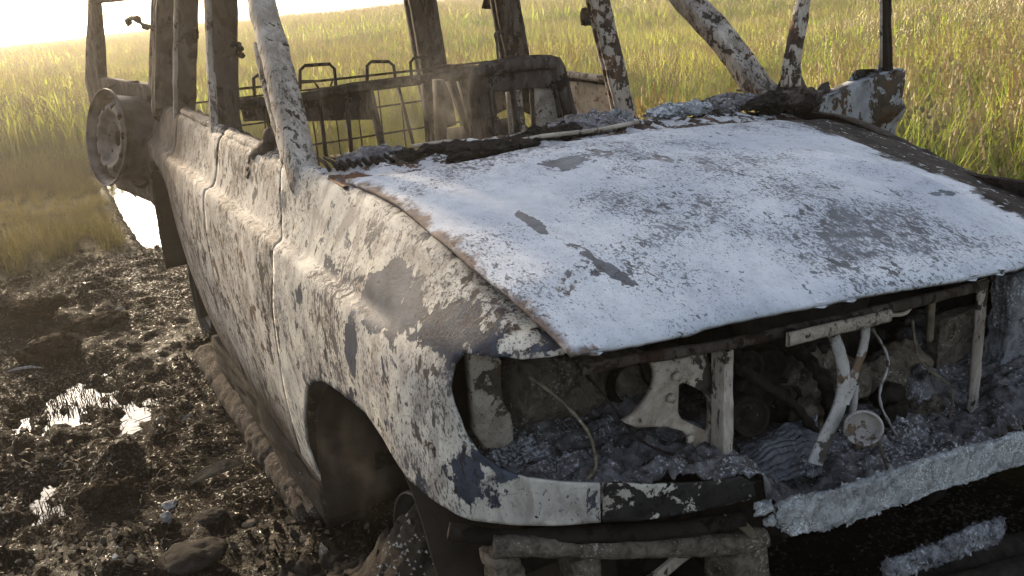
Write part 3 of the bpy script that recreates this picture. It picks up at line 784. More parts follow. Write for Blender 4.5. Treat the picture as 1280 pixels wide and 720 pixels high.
# heat buckle at the far front corner
z = z - .026 * np.exp(-(((W[:, 0] - 1.0) / .16) ** 2 + ((W[:, 1] - .36) / .07) ** 2)) + .018 * np.exp(-(((W[:, 0] - .98) / .22) ** 2 + ((W[:, 1] - .25 - .3 * (W[:, 0] - 1)) / .045) ** 2)) - .012 * np.exp(-(((W[:, 0] - .8) / .3) ** 2 + ((W[:, 1] - .05) / .12) ** 2))
Ph = np.column_stack([W, z])
a, b, c = Ph[T[:, 0]], Ph[T[:, 1]], Ph[T[:, 2]]
if np.sum(np.cross(b - a, c - a)[:, 2]) < 0: T = T[:, ::-1]
hood = mk('hood', Ph, T.tolist(), M['hood'], car, solid=.009)
ea_ = hood.data.attributes.new('edge', 'FLOAT', 'POINT'); ea_.data.foreach_set('value', np.clip(dd + .05 * ((W[:, 0] > 1.0) & (np.abs(W[:, 1]) < .74)), 0, .3) if len(dd) == len(hood.data.vertices) else np.full(len(hood.data.vertices), .3))
# stamped inner frame under its front edge
hb = MB()
hb.tube([(x - .16, y * .94, float(hood_z(x, y)) - .025) for x, y in hood_front], .016, 6, flat=.8); hb.build('inner_frame', M['beige'], hood)

# ---- cowl: burnt ledge between the hood and the open cabin
inner_edge = [(.0, -.80), (.02, -.72), (.04, -.6), (.07, -.45), (.10, -.28), (.12, -.08), (.13, .12), (.11, .33), (.06, .6), (.0, .78)]
outer_edge = [(.235, -.80), (.27, -.70), (.30, -.6), (.335, -.46), (.335, -.29), (.345, -.08), (.37, .12), (.35, .33), (.29, .62), (.22, .78)]
I_ = catmull([(x, y, 0) for x, y in inner_edge], 150); O_ = catmull([(x, y, 0) for x, y in outer_edge], 150)
V = []; F = []; K = 34
for i in range(151):
    for k in range(K + 1):
        f = k / K
        p = O_[i].lerp(I_[i], min(f * 1.35, 1))
        zz = float(hood_z(p.x, p.y)) - .018 - (.0 if f < .74 else (f - .74) * 1.3)
        V.append((p.x - (0 if f < .74 else (f - .74) * .06), p.y, zz))
A = np.array(V)
rid = fbm(A[:, 0] * 9, A[:, 1] * 22, A[:, 2] * 6, 4, .6, 61, True)
fr = np.tile(np.clip(np.arange(K + 1) / K, 0, 1), 151)
amp = .004 + .016 * smooth01((fr - .22) / .25)
A[:, 2] += rid * amp; A[:, 0] += fbm(A[:, 0] * 14, A[:, 1] * 14, A[:, 2] * 14, 3, .6, 62) * amp
F = [(i * (K + 1) + k, (i + 1) * (K + 1) + k, (i + 1) * (K + 1) + k + 1, i * (K + 1) + k + 1) for i in range(150) for k in range(K)]
cowl = mk('cowl_panel', A, F, M['cowl'], car, solid=.008)
def on(px, py, x, dz=0): return at(px, py, x=x) + Vector((0, 0, dz))
DR = []
for j, (px, py, r, mt) in enumerate([(735, 160, (.07, .09, .028), 'ash'), (775, 156, (.03, .035, .045), 'ashw'), (700, 168, (.05, .08, .02), 'ashd'), (850, 138, (.05, .12, .02), 'ashw'), (905, 131, (.05, .10, .022), 'ash'), (970, 128, (.06, .10, .03), 'ashd'), (620, 186, (.05, .12, .014), 'ashd'), (460, 196, (.04, .09, .02), 'ash'), (548, 190, (.04, .08, .014), 'ashd'), (1000, 128, (.07, .06, .03), 'brown')]):
    p = at(px, py, z=1.19 - .02 * (px > 850))
    DR.append(lump('dashboard_residue', p, r, M[mt], car, amp=.7, seed=20 + j, sub=5, ridge=j % 2 == 0))
# ribs of the burnt air intake
for j in range(13):
    t = j / 12
    a_ = at(412 + 120 * t, 213 - 17 * t, z=1.188); b_2 = at(400 + 105 * t, 199 - 12 * t, z=1.19)
    rb = MB(); rb.tube([a_, a_.lerp(b_2, .5) + Vector((0, 0, .006)), b_2 + Vector((-.02, 0, .0))], .005, 5); rb.build('vent_rib', M['dark'], cowl)
sl = MB(); sl.tube([at(515, 183, z=1.20), at(560, 177, z=1.205), at(566, 178, z=1.2)], .006, 6); sl.build('wiper_arm', M['beige'], cowl)
sl = MB(); sl.tube([at(625, 180, z=1.20), at(680, 170, z=1.205), at(745, 163, z=1.21), at(800, 152, z=1.2)], .006, 6); sl.build('wiper_arm', M['beige'], cowl)
# firewall
fw = MB(); fw.box((.0, 0, .78), (.03, 1.5, .62)); rough_mesh('firewall', fw.V, fw.F, M['dark'], car, amp=.02, sc=6, cuts=16, seed=7)

# ---- roof posts
RZ = 1.70
def up(p, q, z):
    p = Vector(p); q = Vector(q); return p + (q - p) * ((z - p.z) / (q.z - p.z))
# near side windscreen post
aR0 = at(377, 209, y=-.80); aR1 = at(326, 0, y=-.735)
print('A R', aR0, aR1)
apR = beam('windscreen_post', [aR0 - Vector((-.05, .0, .05)), aR0, aR0.lerp(aR1, .5) + Vector((.012, 0, .006)), aR1, up(aR0, aR1, RZ)], (.078, .066), (.06, .05), (.3, -.9, .1), M['pillar'], car, seed=1, rough=.003, seg=60)
q0 = at(358, 203, y=-.825); q1 = at(331, 105, y=-.79)
beam('door_sash', [q0, q0.lerp(q1, .5), q1, q1.lerp(aR1, .5) + Vector((0, -.02, 0))], (.02, .014), (.02, .015), (.3, -.9, .1), M['pillar'], dR, seed=2, seg=30)
# drooping burnt seal at the sash
pp = [at(342, 165, y=-.80), at(334, 183, y=-.81), at(322, 196, y=-.82), at(318, 210, y=-.83), at(320, 222, y=-.835)]
mb = MB(); mb.tube(catmull(pp, 14), [.018 + .012 * math.sin(i * 1.3) ** 2 for i in range(15)], 8); rough_mesh('melted_seal', mb.V, mb.F, M['brown'], dR, amp=.008, sc=30, cuts=1, seed=2)
# near side centre post: door frames outside, post inside
bR0 = at(268, 172, y=-.825); bR1 = at(260, 0, y=-.75)
print('B R', bR0, bR1)
beam('door_window_frame', [bR0 + Vector((0, 0, -.04)), bR0, bR1, up(bR0, bR1, RZ)], .034, .025, (1, 0, 0), M['pillar'], dRR, seed=3)
c0 = at(286, 174, y=-.77); c1 = at(280, 0, y=-.70)
bpR = beam('centre_post', [c0 + Vector((0, -.02, -.75)), c0, c1, up(c0, c1, RZ)], .045, .085, (1, 0, 0), M['brown'], car, seed=4)
# near side rear posts
c0 = at(231, 150, y=-.79); c1 = at(234, 0, y=-.72); print('C R', c0, c1)
beam('rear_door_frame', [c0 + Vector((0, 0, -.04)), c0, c1, up(c0, c1, RZ)], .05, .08, (1, 0, 0), M['brown'], dRR, seed=5)
c0 = at(219, 147, y=-.83); c1 = at(220, 0, y=-.765)
beam('frame_lip', [c0 + Vector((0, 0, -.04)), c0, c1, up(c0, c1, RZ)], .02, .016, (1, 0, 0), M['pillar'], dRR, seed=6)
c0 = at(205, 128, y=-.81); c1 = at(209, 0, y=-.74); print('D R', c0, c1)
dpR = beam('rear_corner_post', [c0 + Vector((0, 0, -.05)), c0, c1, up(c0, c1, RZ)], (.10, .10), (.09, .10), (1, 0, 0), M['brown'], car, seed=7)
# far side posts
a0 = at(950, 112, y=.79); a1 = at(859, 0, y=.735); print('A L', a0, a1)
AL_TOP = up(a0, a1, RZ)
apL = beam('windscreen_post', [a0 + Vector((.08, .02, -.06)), a0, a0.lerp(a1, .5) + Vector((.01, 0, .01)), a1, up(a0, a1, RZ)], (.075, .07), (.085, .08), (.2, .9, .2), M['pillar'], car, seed=8, seg=60)
c0 = at(780, 142, y=.80); c1 = at(747, 0, y=.715); print('B L', c0, c1)
bpL = beam('centre_post', [up(c0, c1, .35), up(c0, c1, .8), c0, c1, up(c0, c1, RZ)], (.05, .045), (.095, .085), (1, 0, 0), M['pillar2'], car, seed=9, seg=60)
c0 = at(646, 85, y=.81); c1 = at(631, 0, y=.745); print('C L', c0, c1)
beam('rear_side_post', [up(c0, c1, 1.0), c0, c1, up(c0, c1, RZ)], .08, .125, (1, 0, 0), M['brown'], car, seed=10)
c0 = at(540, 90, y=.80); c1 = at(525, 0, y=.74); print('D L', c0, c1)
dpL = beam('rear_corner_post', [up(c0, c1, .75), up(c0, c1, 1.0), c0, c1, up(c0, c1, RZ)], .12, .16, (1, 0, 0), M['brown'], car, seed=11)
# hinges, latch stubs and bulb holders left hanging on the posts
def bits(parent, pts, r, name, mat='dark'):
    b = MB(); P_ = [at(p[0], p[1], y=p[2]) for p in pts]
    b.tube(catmull(P_, 10), [r * (1 + .5 * math.sin(i * 2.3)) for i in range(11)], 6); rough_mesh(name, b.V, b.F, M[mat], parent, amp=r * .5, sc=60, cuts=1, seed=int(pts[0][0]))
bits(dpR, [(196, 36, -.8), (188, 33, -.81), (180, 33, -.82), (172, 24, -.83), (162, 23, -.83), (160, 32, -.83)], .012, 'hanging_seal')
bits(bpR, [(288, 55, -.72), (296, 56, -.70), (301, 58, -.69), (300, 65, -.69), (303, 72, -.69)], .009, 'belt_anchor')
bits(dpR, [(243, 35, -.72), (245, 42, -.71), (244, 47, -.71)], .010, 'belt_anchor')
b = MB(); b.box(at(737, 20, y=.70), (.05, .05, .07)); rough_mesh('belt_anchor', b.V, b.F, M['brown'], bpL, amp=.01, sc=30, cuts=3)
b = MB(); b.tube([at(736, 12, y=.70), at(735, 26, y=.70)], [.012, .03], 8); b.build('belt_guide', M['dark'], bpL)
b = MB(); b.tube([at(609, -4, y=.73), at(609, 10, y=.73)], [.015, .03], 8); b.build('belt_guide', M['brown'], car)
tR, tL = up(aR0, aR1, RZ), up(a0, a1, RZ) if False else AL_TOP
print('tops', tR, tL)
b = MB(); b.tube(catmull([tR, (tR + tL) / 2 + Vector((.06, 0, .04)), tL], 20), .032, 8, flat=1.3); rough_mesh('windscreen_header', b.V, b.F, M['brown'], car, amp=.006, sc=12, cuts=1)
for q_, sg in ((tR, -1), (tL, 1)):
    b = MB(); b.tube([q_, Vector((-1.6, sg * .72, RZ))], .034, 8); b.build('roof_rail', M['brown'], car)
# roof panel, above the picture
rf = MB()
V = []; F = []
for i in range(21):
    for j in range(15):
        y = -.72 + 1.44 * j / 14; xf = tR.x + (tL.x - tR.x) * j / 14; x = xf + (-2.55 - xf) * i / 20
        V.append((x, y, RZ + .05 * (1 - (y / .72) ** 2) + .02 * noise.noise(Vector((x * 2, y * 2, 0)))))
F = [(i * 15 + j, (i + 1) * 15 + j, (i + 1) * 15 + j + 1, i * 15 + j + 1) for i in range(20) for j in range(14)]
mk('roof', V, F, M['brown'], car, solid=.02)
for sgn in (-1, 1):
    b = MB(); b.tube([(-1.2, sgn * .715, RZ - .005), (-1.6, sgn * .72, RZ), (-2.55, sgn * .71, RZ - .02)], .035, 8); b.build('roof_rail', M['brown'], car)

# ---- floor, inner rear
fl = MB(); fl.box((-1.25, 0, .34), (2.6, 1.5, .04)); rough_mesh('floor_pan', fl.V, fl.F, M['dark'], car, amp=.03, sc=4, cuts=20, seed=2)
fl = MB(); fl.box((-2.62, 0, .55), (.04, 1.5, .12)); rough_mesh('rear_crossmember', fl.V, fl.F, M['dark'], car, amp=.01, sc=6, cuts=8, seed=2)

# ---- rear seat: bare frame with slats and headrest hoops
XS = -1.35
rs = empty('rear_seat_frame', (0, 0, 0), None, None); rs.parent = car; rs.location = (0, 0, 0)
def rsb(name, pts, r, mat='brown', n=6, flat=1.): 
    b = MB(); b.tube([at(a_, c_, x=XS + dx) for a_, c_, dx in pts], r, n, flat=flat); return b.build(name, M[mat], rs)
rsb('top_rail', [(282, 131, 0), (360, 126, 0), (440, 110, 0), (530, 99, 0), (588, 92, 0)], .022, flat=1.2)
rsb('upper_rod', [(270, 114, -.05), (330, 108, -.05), (420, 99, -.05), (520, 88, -.05), (610, 77, -.05)], .005)
for pts in ([(375, 112, 0), (375, 88, 0), (381, 82, 0), (412, 80, 0), (418, 86, 0), (420, 110, 0)], [(459, 105, 0), (459, 82, 0), (464, 77, 0), (486, 77, 0), (492, 82, 0), (495, 103, 0)], [(318, 120, 0), (317, 98, 0), (322, 94, 0), (338, 96, 0)], [(515, 98, 0), (513, 78, 0), (518, 72, 0), (535, 72, 0), (540, 78, 0), (545, 98, 0)]):
    rsb('headrest_hoop', [(a_, b_, c_) for a_, b_, c_ in pts], .007, n=8)
for pts in ([(372, 112, -.02), (378, 101, -.02), (392, 101, -.02), (398, 110, -.02)], [(413, 108, -.02), (416, 100, -.02), (424, 99, -.02)]):
    rsb('headrest_rod', pts, .004)
for x0, x1, y0, y1, r, in ((462, 480, 112, 195, .035), (497, 518, 106, 185, .016), (527, 545, 103, 190, .02), (432, 440, 118, 198, .022), (398, 408, 120, 198, .02), (330, 345, 130, 200, .016), (560, 590, 100, 175, .03), (295, 305, 130, 180, .014)):
    rsb('slat', [(x0, y0, 0), (x1, y1, 0)], r, flat=.35)
pb = MB()
P4 = [at(300, 126, x=XS - .03), at(466, 112, x=XS - .03), at(472, 150, x=XS - .03), at(306, 152, x=XS - .03)]
pb.add([*P4, *[p + Vector((-.03, 0, 0)) for p in P4]], [(0, 1, 2, 3), (7, 6, 5, 4), (0, 4, 5, 1), (1, 5, 6, 2), (2, 6, 7, 3), (3, 7, 4, 0)])
rough_mesh('seat_back_panel', pb.V, pb.F, M['brown'], rs, amp=.008, sc=14, cuts=14, seed=5)
# cargo grid behind
cg = empty('cargo_grid', (0, 0, 0), None, None); cg.parent = car
for k, yy in enumerate((.72, .86, 1.0, 1.13)):
    b = MB(); b.tube([(-2.25, -.72, yy), (-2.25, 0, yy - .005), (-2.25, .72, yy)], .005, 5); b.build('grid_bar', M['brown'], cg)
for k in range(13):
    b = MB(); b.tube([(-2.25, -.72 + .12 * k, .6), (-2.25, -.72 + .12 * k, 1.13)], .004, 5); b.build('grid_bar', M['brown'], cg)

# ---- front seat (far side): frame with a rolled top, open middle
XF = -.72
fs = empty('front_seat_frame', (0, 0, 0), None, None); fs.parent = car
def fsb(name, pts, r, mat='brown', n=8, flat=1., cut=1):
    b = MB(); b.tube(catmull([at(a_, c_, x=XF + dx) for a_, c_, dx in pts], 16), r, n, flat=flat)
    return rough_mesh(name, b.V, b.F, M[mat], fs, amp=.003, sc=30, cuts=cut, seed=3)
fsb('back_tube', [(600, 180, 0), (597, 140, 0), (596, 100, 0), (604, 88, 0), (650, 80, 0), (688, 78, 0), (698, 86, 0), (706, 120, 0), (716, 150, 0)], .028)
P4 = [at(600, 88, x=XF - .01), at(694, 80, x=XF - .01), at(705, 108, x=XF - .01), at(598, 116, x=XF - .01)]
pb = MB(); pb.add([*P4, *[p + Vector((-.04, 0, 0)) for p in P4]], [(0, 1, 2, 3), (7, 6, 5, 4), (0, 4, 5, 1), (1, 5, 6, 2), (2, 6, 7, 3), (3, 7, 4, 0)])
rough_mesh('top_panel', pb.V, pb.F, M['brown'], fs, amp=.006, sc=12, cuts=10, seed=6)
for q_, (xa, ya, xb, yb) in enumerate(((598, 112, 618, 172), (634, 116, 652, 170), (668, 112, 700, 165))):
    P4 = [at(xa, ya, x=XF - .03), at(xb, ya - 3, x=XF - .03), at(xb + 6, yb, x=XF - .03), at(xa + 4, yb + 2, x=XF - .03)]
    pb = MB(); pb.add([*P4, *[p + Vector((-.012, 0, 0)) for p in P4]], [(0, 1, 2, 3), (7, 6, 5, 4), (0, 4, 5, 1), (1, 5, 6, 2), (2, 6, 7, 3), (3, 7, 4, 0)])
    rough_mesh('back_panel', pb.V, pb.F, M['beige' if q_ else 'brown'], fs, amp=.004, sc=16, cuts=8, seed=q_)
fsb('headrest_rod', [(624, 84, 0), (621, 55, 0), (619, 44, 0), (622, 40, 0), (629, 40, 0)], .005)
for x0, x1, y0, y1, r in ((612, 618, 112, 172, .012), (640, 648, 110, 172, .02), (664, 668, 110, 170, .014), (693, 702, 106, 160, .014)):
    fsb('spring_bar', [(x0, y0, .01), (x1, y1, .01)], r, flat=.5)
fsb('wire', [(604, 150, .02), (620, 145, .02), (630, 165, .02), (640, 172, .02)], .003)
b = MB(); b.box((-.85, .42, .62), (.5, .46, .08)); rough_mesh('seat_base', b.V, b.F, M['brown'], fs, amp=.02, sc=12, cuts=8, seed=6)
for (x0, y0, x1, y1, r, mt) in ((593, 90, 600, 140, .010, 'beige'), (572, 102, 590, 165, .009, 'beige'), (548, 100, 552, 190, .045, 'brown'), (530, 105, 536, 190, .02, 'brown')):
    b = MB(); b.tube([at(x0, y0, x=-.95), at(x1, y1, x=-.95)], r, 6, flat=.4); b.build('upright_strip', M[mt], fs)

# ---- open front door on the far side
hx, hy = .02, .87
dL = beam  # (kept name short below)
e1 = at(1122, 84, z=1.19); dirv = Vector((e1.x - hx, e1.y - hy, 0)); LEN = dirv.length; dirv.normalize(); nrm = Vector((-dirv.y, dirv.x, 0))
print('door len', LEN, dirv)
fd = []
def dp(s_, z): return Vector((hx, hy, 0)) + dirv * s_ + Vector((0, 0, z))
top0 = 1.13; top1 = 1.19
outl = [(0.02, .35), (LEN - .02, .38), (LEN + .01, .6), (LEN + .02, .93), (LEN + .035, .98), (LEN + .03, 1.04), (LEN - .005, 1.08), (LEN - .0, top1 - .02), (LEN - .02, top1), (LEN * .5, (top0 + top1) / 2 + .01), (.06, top0 + .01), (.0, top0 - .03)]
W, T = fill2d(outl, .022)
d = fbm(W[:, 0] * 5, W[:, 1] * 5, 0, 3, .5, 55) * .012 + .035 * smooth01((W[:, 1] - .98) / .05) * -1
V = [dp(w_[0], w_[1]) + nrm * float(dd_) for w_, dd_ in zip(W, d)]
ld = mk('front_door', V, T.tolist(), M['greydoor'], car, solid=.05); ld['label'] = 'front door hanging wide open on the far side'
pl = Vector((hx, hy, 0)); nn = (nrm.x, nrm.y, 0)
def dpx(px, py): return atp(px, py, pl, nn)
r0 = dpx(1108, 84); r1 = dpx(1106, 0); print('door post', r0, r1)
beam('window_frame_post', [r0 + (r0 - r1) * .15, r0, r1, r1 + (r1 - r0) * .25], .034, .03, tuple(dirv), M['dark'], ld, seed=4)
b = MB(); b.tube([dpx(1101, 84) , dpx(1101, 0)], .006, 6); b.build('frame_edge', M['beige'], ld)
f0 = dpx(988, 108); f1 = dpx(1004, 0)
beam('quarter_frame', [f0, dpx(991, 70), dpx(999, 30), f1, f1 + (f1 - dpx(999, 30))], (.075, .03), .03, tuple(dirv), M['pillar2'], ld, seed=5)
b = MB(); b.tube(catmull([f1 + (f1 - dpx(999, 30)), f1 + (f1 - dpx(999, 30)) * 1.3 + dirv * .08 + Vector((0, 0, .06)), (f1 + r1) / 2 + Vector((0, 0, .17)), r1 + (r1 - r0) * .25], 16), .016, 8); b.build('frame_top', M['dark'], ld)
sv = [dpx(975, 118), dpx(983, 100), dpx(994, 60), dpx(999, 58), dpx(1002, 95), dpx(1014, 122)]
sb = MB(); k_ = len(sv); sb.add([*sv, *[p + nrm * .025 for p in sv]], [tuple(range(k_)), tuple(reversed(range(k_, 2 * k_)))] + [(i, i + k_, (i + 1) % k_ + k_, (i + 1) % k_) for i in range(k_)])
rough_mesh('mirror_triangle', sb.V, sb.F, M['brown'], ld, amp=.006, sc=20, cuts=4)
V, F = sphere_VF(dpx(1084, 118) - nrm * .01, (.04, .04, .05), 3)
b = MB(); cth = dpx(1082, 118) + nrm * .0
toC = (Vector(CC) - cth).normalized(); sgn_ = 1 if nrm.dot(toC) > 0 else -1
b.tube([cth + nrm * sgn_ * .02, cth + nrm * sgn_ * .034], [.034, .030], 14); b.build('handle_recess', M['stone'], ld)
hb = MB(); hb.tube([Vector((.06, .80, 1.08)), Vector((.03, .85, 1.05)), Vector((.01, .9, .98))], .03, 8); rough_mesh('hinge', hb.V, hb.F, M['brown'], ld, amp=.01, sc=30, cuts=1)

# ---- open tailgate with the spare wheel
th = math.radians(103); hg = Vector((-2.66, -.82, 0)); td = Vector((-math.sin(th), math.cos(th), 0)); tn = Vector((-math.cos(th), -math.sin(th), 0)); TL = .74
def tp(s_, z, o=0): return hg + td * s_ + tn * o + Vector((0, 0, z))
def tsz(px, py): q = atp(px, py, hg, (tn.x, tn.y, 0)); return ((q - hg).dot(td), q.z)
sB = tsz(117, 99); sT = tsz(121, 2); iB = tsz(135, 96); iT = tsz(128, 4); bB = tsz(153, 228)
print('tailgate', sB, sT, iB, iT, bB)
win = [(-.16, iB[1] - .01), (iB[0], iB[1]), (iT[0], iT[1]), (-.40, iT[1] + .01)]
outl = [(0, .60), (bB[0] - .03, bB[1] - .02), (bB[0], bB[1] + .05), (sB[0] - .03, .85), (sB[0], sB[1] - .1), sB, sT, (sT[0] - .05, sT[1] + .05), (-.43, sT[1] + .06), (-.45, sT[1]), (-.20, iB[1] - .06), (-.02, iB[1] - .12)]
W, T = fill2d(outl, .03, [win])
d = fbm(W[:, 0] * 5, W[:, 1] * 5, 0, 3, .5, 56) * .015
tg = mk('tailgate', [tp(w_[0], w_[1], float(dd_) * .4) for w_, dd_ in zip(W, d)], T.tolist(), M['brown'], car, solid=.045)
b = MB(); b.tube([tp(.0, 1.22, .03), tp(.25, 1.205, .04), tp(.42, 1.17, .05), tp(.5, 1.1, .06)], .008, 6); b.build('wiper_stub', M['dark'], tg)

def revolve(prof, c, axis, n=48, hole=None):
    """prof: (radius, offset along the axis)"""
    axis = Vector(axis).normalized(); u = axis.orthogonal().normalized(); w_ = axis.cross(u)
    V = [Vector(c) + axis * o + (u * math.cos(2 * math.pi * k / n) + w_ * math.sin(2 * math.pi * k / n)) * r for r, o in prof for k in range(n)]
    F = [(i * n + k, i * n + (k + 1) % n, (i + 1) * n + (k + 1) % n, (i + 1) * n + k) for i in range(len(prof) - 1) for k in range(n)]
    return V, F
def rim(name, c, axis, R_, parent, mat='rim', wid=.19):
    prof = [(R_ * 1.0, 0), (R_ * 1.01, -.008), (R_ * .97, -.014), (R_ * .92, -.02), (R_ * .88, -.035), (R_ * .885, -.07), (R_ * .89, -wid + .05), (R_ * .93, -wid + .03), (R_ * .96, -wid + .01), (R_ * 1.01, -wid), (R_ * .98, -wid - .006)]
    V, F = revolve(prof, c, axis)
    rimo = mk(name, V, F, M[mat], parent, solid=.006)
    # disc with ventilation holes round its edge and a hub bore
    ax = Vector(axis).normalized(); u = ax.orthogonal().normalized(); w_ = ax.cross(u)
    outer = [(R_ * .885 * math.cos(2 * math.pi * k / 40), R_ * .81 * math.sin(2 * math.pi * k / 40)) for k in range(40)]
    hs = [[(R_ * .17 * math.cos(2 * math.pi * k / 14), R_ * .17 * math.sin(2 * math.pi * k / 14)) for k in range(14)]]
    for j in range(10):
        a_ = 2 * math.pi * j / 10; cx, cy = R_ * .68 * math.cos(a_), R_ * .68 * math.sin(a_)
        hs.append([(cx + R_ * .07 * math.cos(2 * math.pi * k / 9), cy + R_ * .07 * math.sin(2 * math.pi * k / 9)) for k in range(9)])
    for j in range(5):
        a_ = 2 * math.pi * (j + .3) / 5; cx, cy = R_ * .32 * math.cos(a_), R_ * .32 * math.sin(a_)
        hs.append([(cx + R_ * .035 * math.cos(2 * math.pi * k / 7), cy + R_ * .035 * math.sin(2 * math.pi * k / 7)) for k in range(7)])
    W, T = fill2d(outer, R_ * .055, hs)
    rr = np.hypot(W[:, 0], W[:, 1]) / R_
    off = -.050 + .03 * smooth01((rr - .45) / .15) * smooth01((.80 - rr) / .12) - .015 * smooth01((.3 - rr) / .1)
    mk('wheel_disc', [Vector(c) + ax * float(o) + u * float(p[0]) + w_ * float(p[1]) for p, o in zip(W, off)], T.tolist(), M[mat], rimo, solid=.005)
    return rimo
wc = atp(131, 172, tp(0, 0, .24), (tn.x, tn.y, 0))
ax = (Vector((math.cos(math.radians(-74)), math.sin(math.radians(-74)), .22))).normalized()
print('spare', wc, ax)
sw = rim('spare_wheel', wc, ax, .228, tg, wid=.20)
b = MB(); b.tube([wc - ax * .12, wc - ax * .30], .06, 12); b.build('wheel_carrier', M['brown'], sw)
# wire left from the burnt tyre, round the rim
V, F = revolve([(.23, -.16), (.245, -.17), (.23, -.18), (.215, -.17), (.23, -.16)], wc, ax, 40); mk('bead_wire', V, F, M['dark'], sw)

# ---- road wheels (bare rims sunk in ash)
for (x, y, s_) in ((.50, -.80, -1), (-2.06, -.84, -1), (.50, .84, 1), (-2.06, .84, 1)):
    r_ = rim('wheel', (x, y, .24), (0, s_, 0), .21, car, mat='rimdark')
    V, F = revolve([(.0, -.02), (.13, -.02), (.13, -.05), (.0, -.05)], (x, y - s_ * .08, .24), (0, s_, 0), 30); mk('brake_disc', V, F, M['dark'], r_)
    V, F = revolve([(.222, -.01), (.26, -.03), (.27, -.1), (.25, -.17), (.222, -.19)], (x, y, .24), (0, s_, 0), 40)
    A = np.array([tuple(v) for v in V]); A = A + nvec(A, 14, 5) * .02
    if not (x > 0 and s_ < 0): mk('tyre_remnant', A, F, M['ashd'], r_)
# wheel-arch liners
for (cx, s_) in ((.47, -1), (.47, 1), (-2.06, -1), (-2.06, 1)):
    V = []; F = []; n = 26
    R_ = .43 if cx > 0 else .45; cz = .32 if cx > 0 else .42
    for k in range(n + 1):
        a_ = math.radians(-15 + 210 * k / n)
        for yy in (.91, .82, .72, .62, .52):
            q = R_ * (1 - .02 * (yy < .9)); V.append((cx + q * math.cos(a_), s_ * yy, cz + q * math.sin(a_)))
    F = [(k * 5 + j, (k + 1) * 5 + j, (k + 1) * 5 + j + 1, k * 5 + j + 1) for k in range(n) for j in range(4)]
    nb = len(V); V.append((cx, s_ * .52, cz))
    F += [(k * 5 + 4, (k + 1) * 5 + 4, nb) for k in range(n)]
    A = np.array(V); A = A + nvec(A, 7, 3) * .006
    mk('wheel_arch_liner', A, F, M['liner'], car, solid=.004)
# bits of brake and suspension in the near arch
b = MB(); b.tube([(.50, -.80, .24), (.50, -.55, .30)], .05, 10); b.tube([(.44, -.62, .25), (.46, -.6, .72)], [.03, .05], 10); rough_mesh('suspension_strut', b.V, b.F, M['dark'], car, amp=.006, sc=20, cuts=2)

# ---- engine bay
bay = car
def hf(name, x0, x1, y0, y1, st_, zf, mat, parent, amp, seed, zmin=None, mask=None):
    xs = np.arange(x0, x1 + 1e-6, st_); ys = np.arange(y0, y1 + 1e-6, st_)
    Xg, Yg = np.meshgrid(xs, ys, indexing='ij')
    Zg = zf(Xg, Yg) + amp * (fbm(Xg * 9, Yg * 9, 0, 3, .5, seed) + .6 * fbm(Xg * 28, Yg * 28, 0, 4, .6, seed + 4, True) + .25 * fbm(Xg * 90, Yg * 90, 0, 2, .6, seed + 8))
    ox = fbm(Xg * 30, Yg * 30, 2, 3, .6, seed + 6) * amp * .5
    a_, b_ = Xg.shape; id_ = np.arange(a_ * b_).reshape(a_, b_)
    F = np.stack([id_[:-1, :-1], id_[1:, :-1], id_[1:, 1:], id_[:-1, 1:]], -1).reshape(-1, 4)
    if mask is not None: F = F[np.all(mask(Xg, Yg).ravel()[F], axis=1)]
    if zmin is not None: F = F[np.min(Zg.ravel()[F], axis=1) > zmin]
    return mk(name, np.stack([(Xg + ox).ravel(), Yg.ravel(), Zg.ravel()], 1), F.tolist(), mat, parent)
def bay_lim(y): return np.interp(y, [-.9, -.8, -.66, -.46, -.22, 0, .22, .46, .66, .8, .9], [.97, 1.035, 1.105, 1.18, 1.215, 1.235, 1.22, 1.18, 1.1, 1.03, .97])
def bay_mask(x, y): return (x < bay_lim(y)) & (np.abs(y) < .835) & ((np.abs(y) < .5) | (x > .74))
def bay_z(x, y):
    z = .725 - .13 * smooth01((y + .42) / .18) + .03 * smooth01((y - .25) / .3)
    lim = np.interp(y, [-.9, -.8, -.66, -.46, -.22, 0, .22, .46, .66, .8, .9], [.93, 1.0, 1.07, 1.14, 1.19, 1.21, 1.19, 1.14, 1.07, 1.0, .93])
    return z - .14 * smooth01((x - lim) / .08) * (y > -.38) - .06 * smooth01((.75 - x) / .3) + .0 * x
ashbed = hf('ash_bed', .12, 1.24, -.88, .84, .0085, bay_z, M['ash'], car, .034, 101, zmin=.45, mask=bay_mask)
# inner wing plate behind the lamp opening
def plate(name, px, x, th_, mat, parent=None, hole=None, step=.008, amp=.002, dx=None, nrm_=None):
    """a pressed steel plate facing forward, its outline read off the photo at a known depth"""
    P_ = [at(a_, b_, x=x) for a_, b_ in px]; poly = [(p.y, p.z) for p in P_]
    hs = [[(at(a_, b_, x=x).y, at(a_, b_, x=x).z) for a_, b_ in h] for h in (hole or [])]
    W, T = fill2d(smooth_poly(poly, 1), step, [smooth_poly(h, 1) for h in hs])
    xx = x + fbm(W[:, 0] * 12, W[:, 1] * 12, 0, 3, .5, int(px[0][0])) * amp * 2
    if dx: xx = xx + dx(W[:, 0], W[:, 1])
    return mk(name, np.column_stack([xx, W[:, 0], W[:, 1]]), T.tolist(), M[mat], parent or car, solid=th_)
plate('inner_wing_plate', [(585, 434), (627, 442), (626, 480), (628, 503), (640, 520), (642, 560), (594, 560), (589, 480)], .86, .02, 'beige')
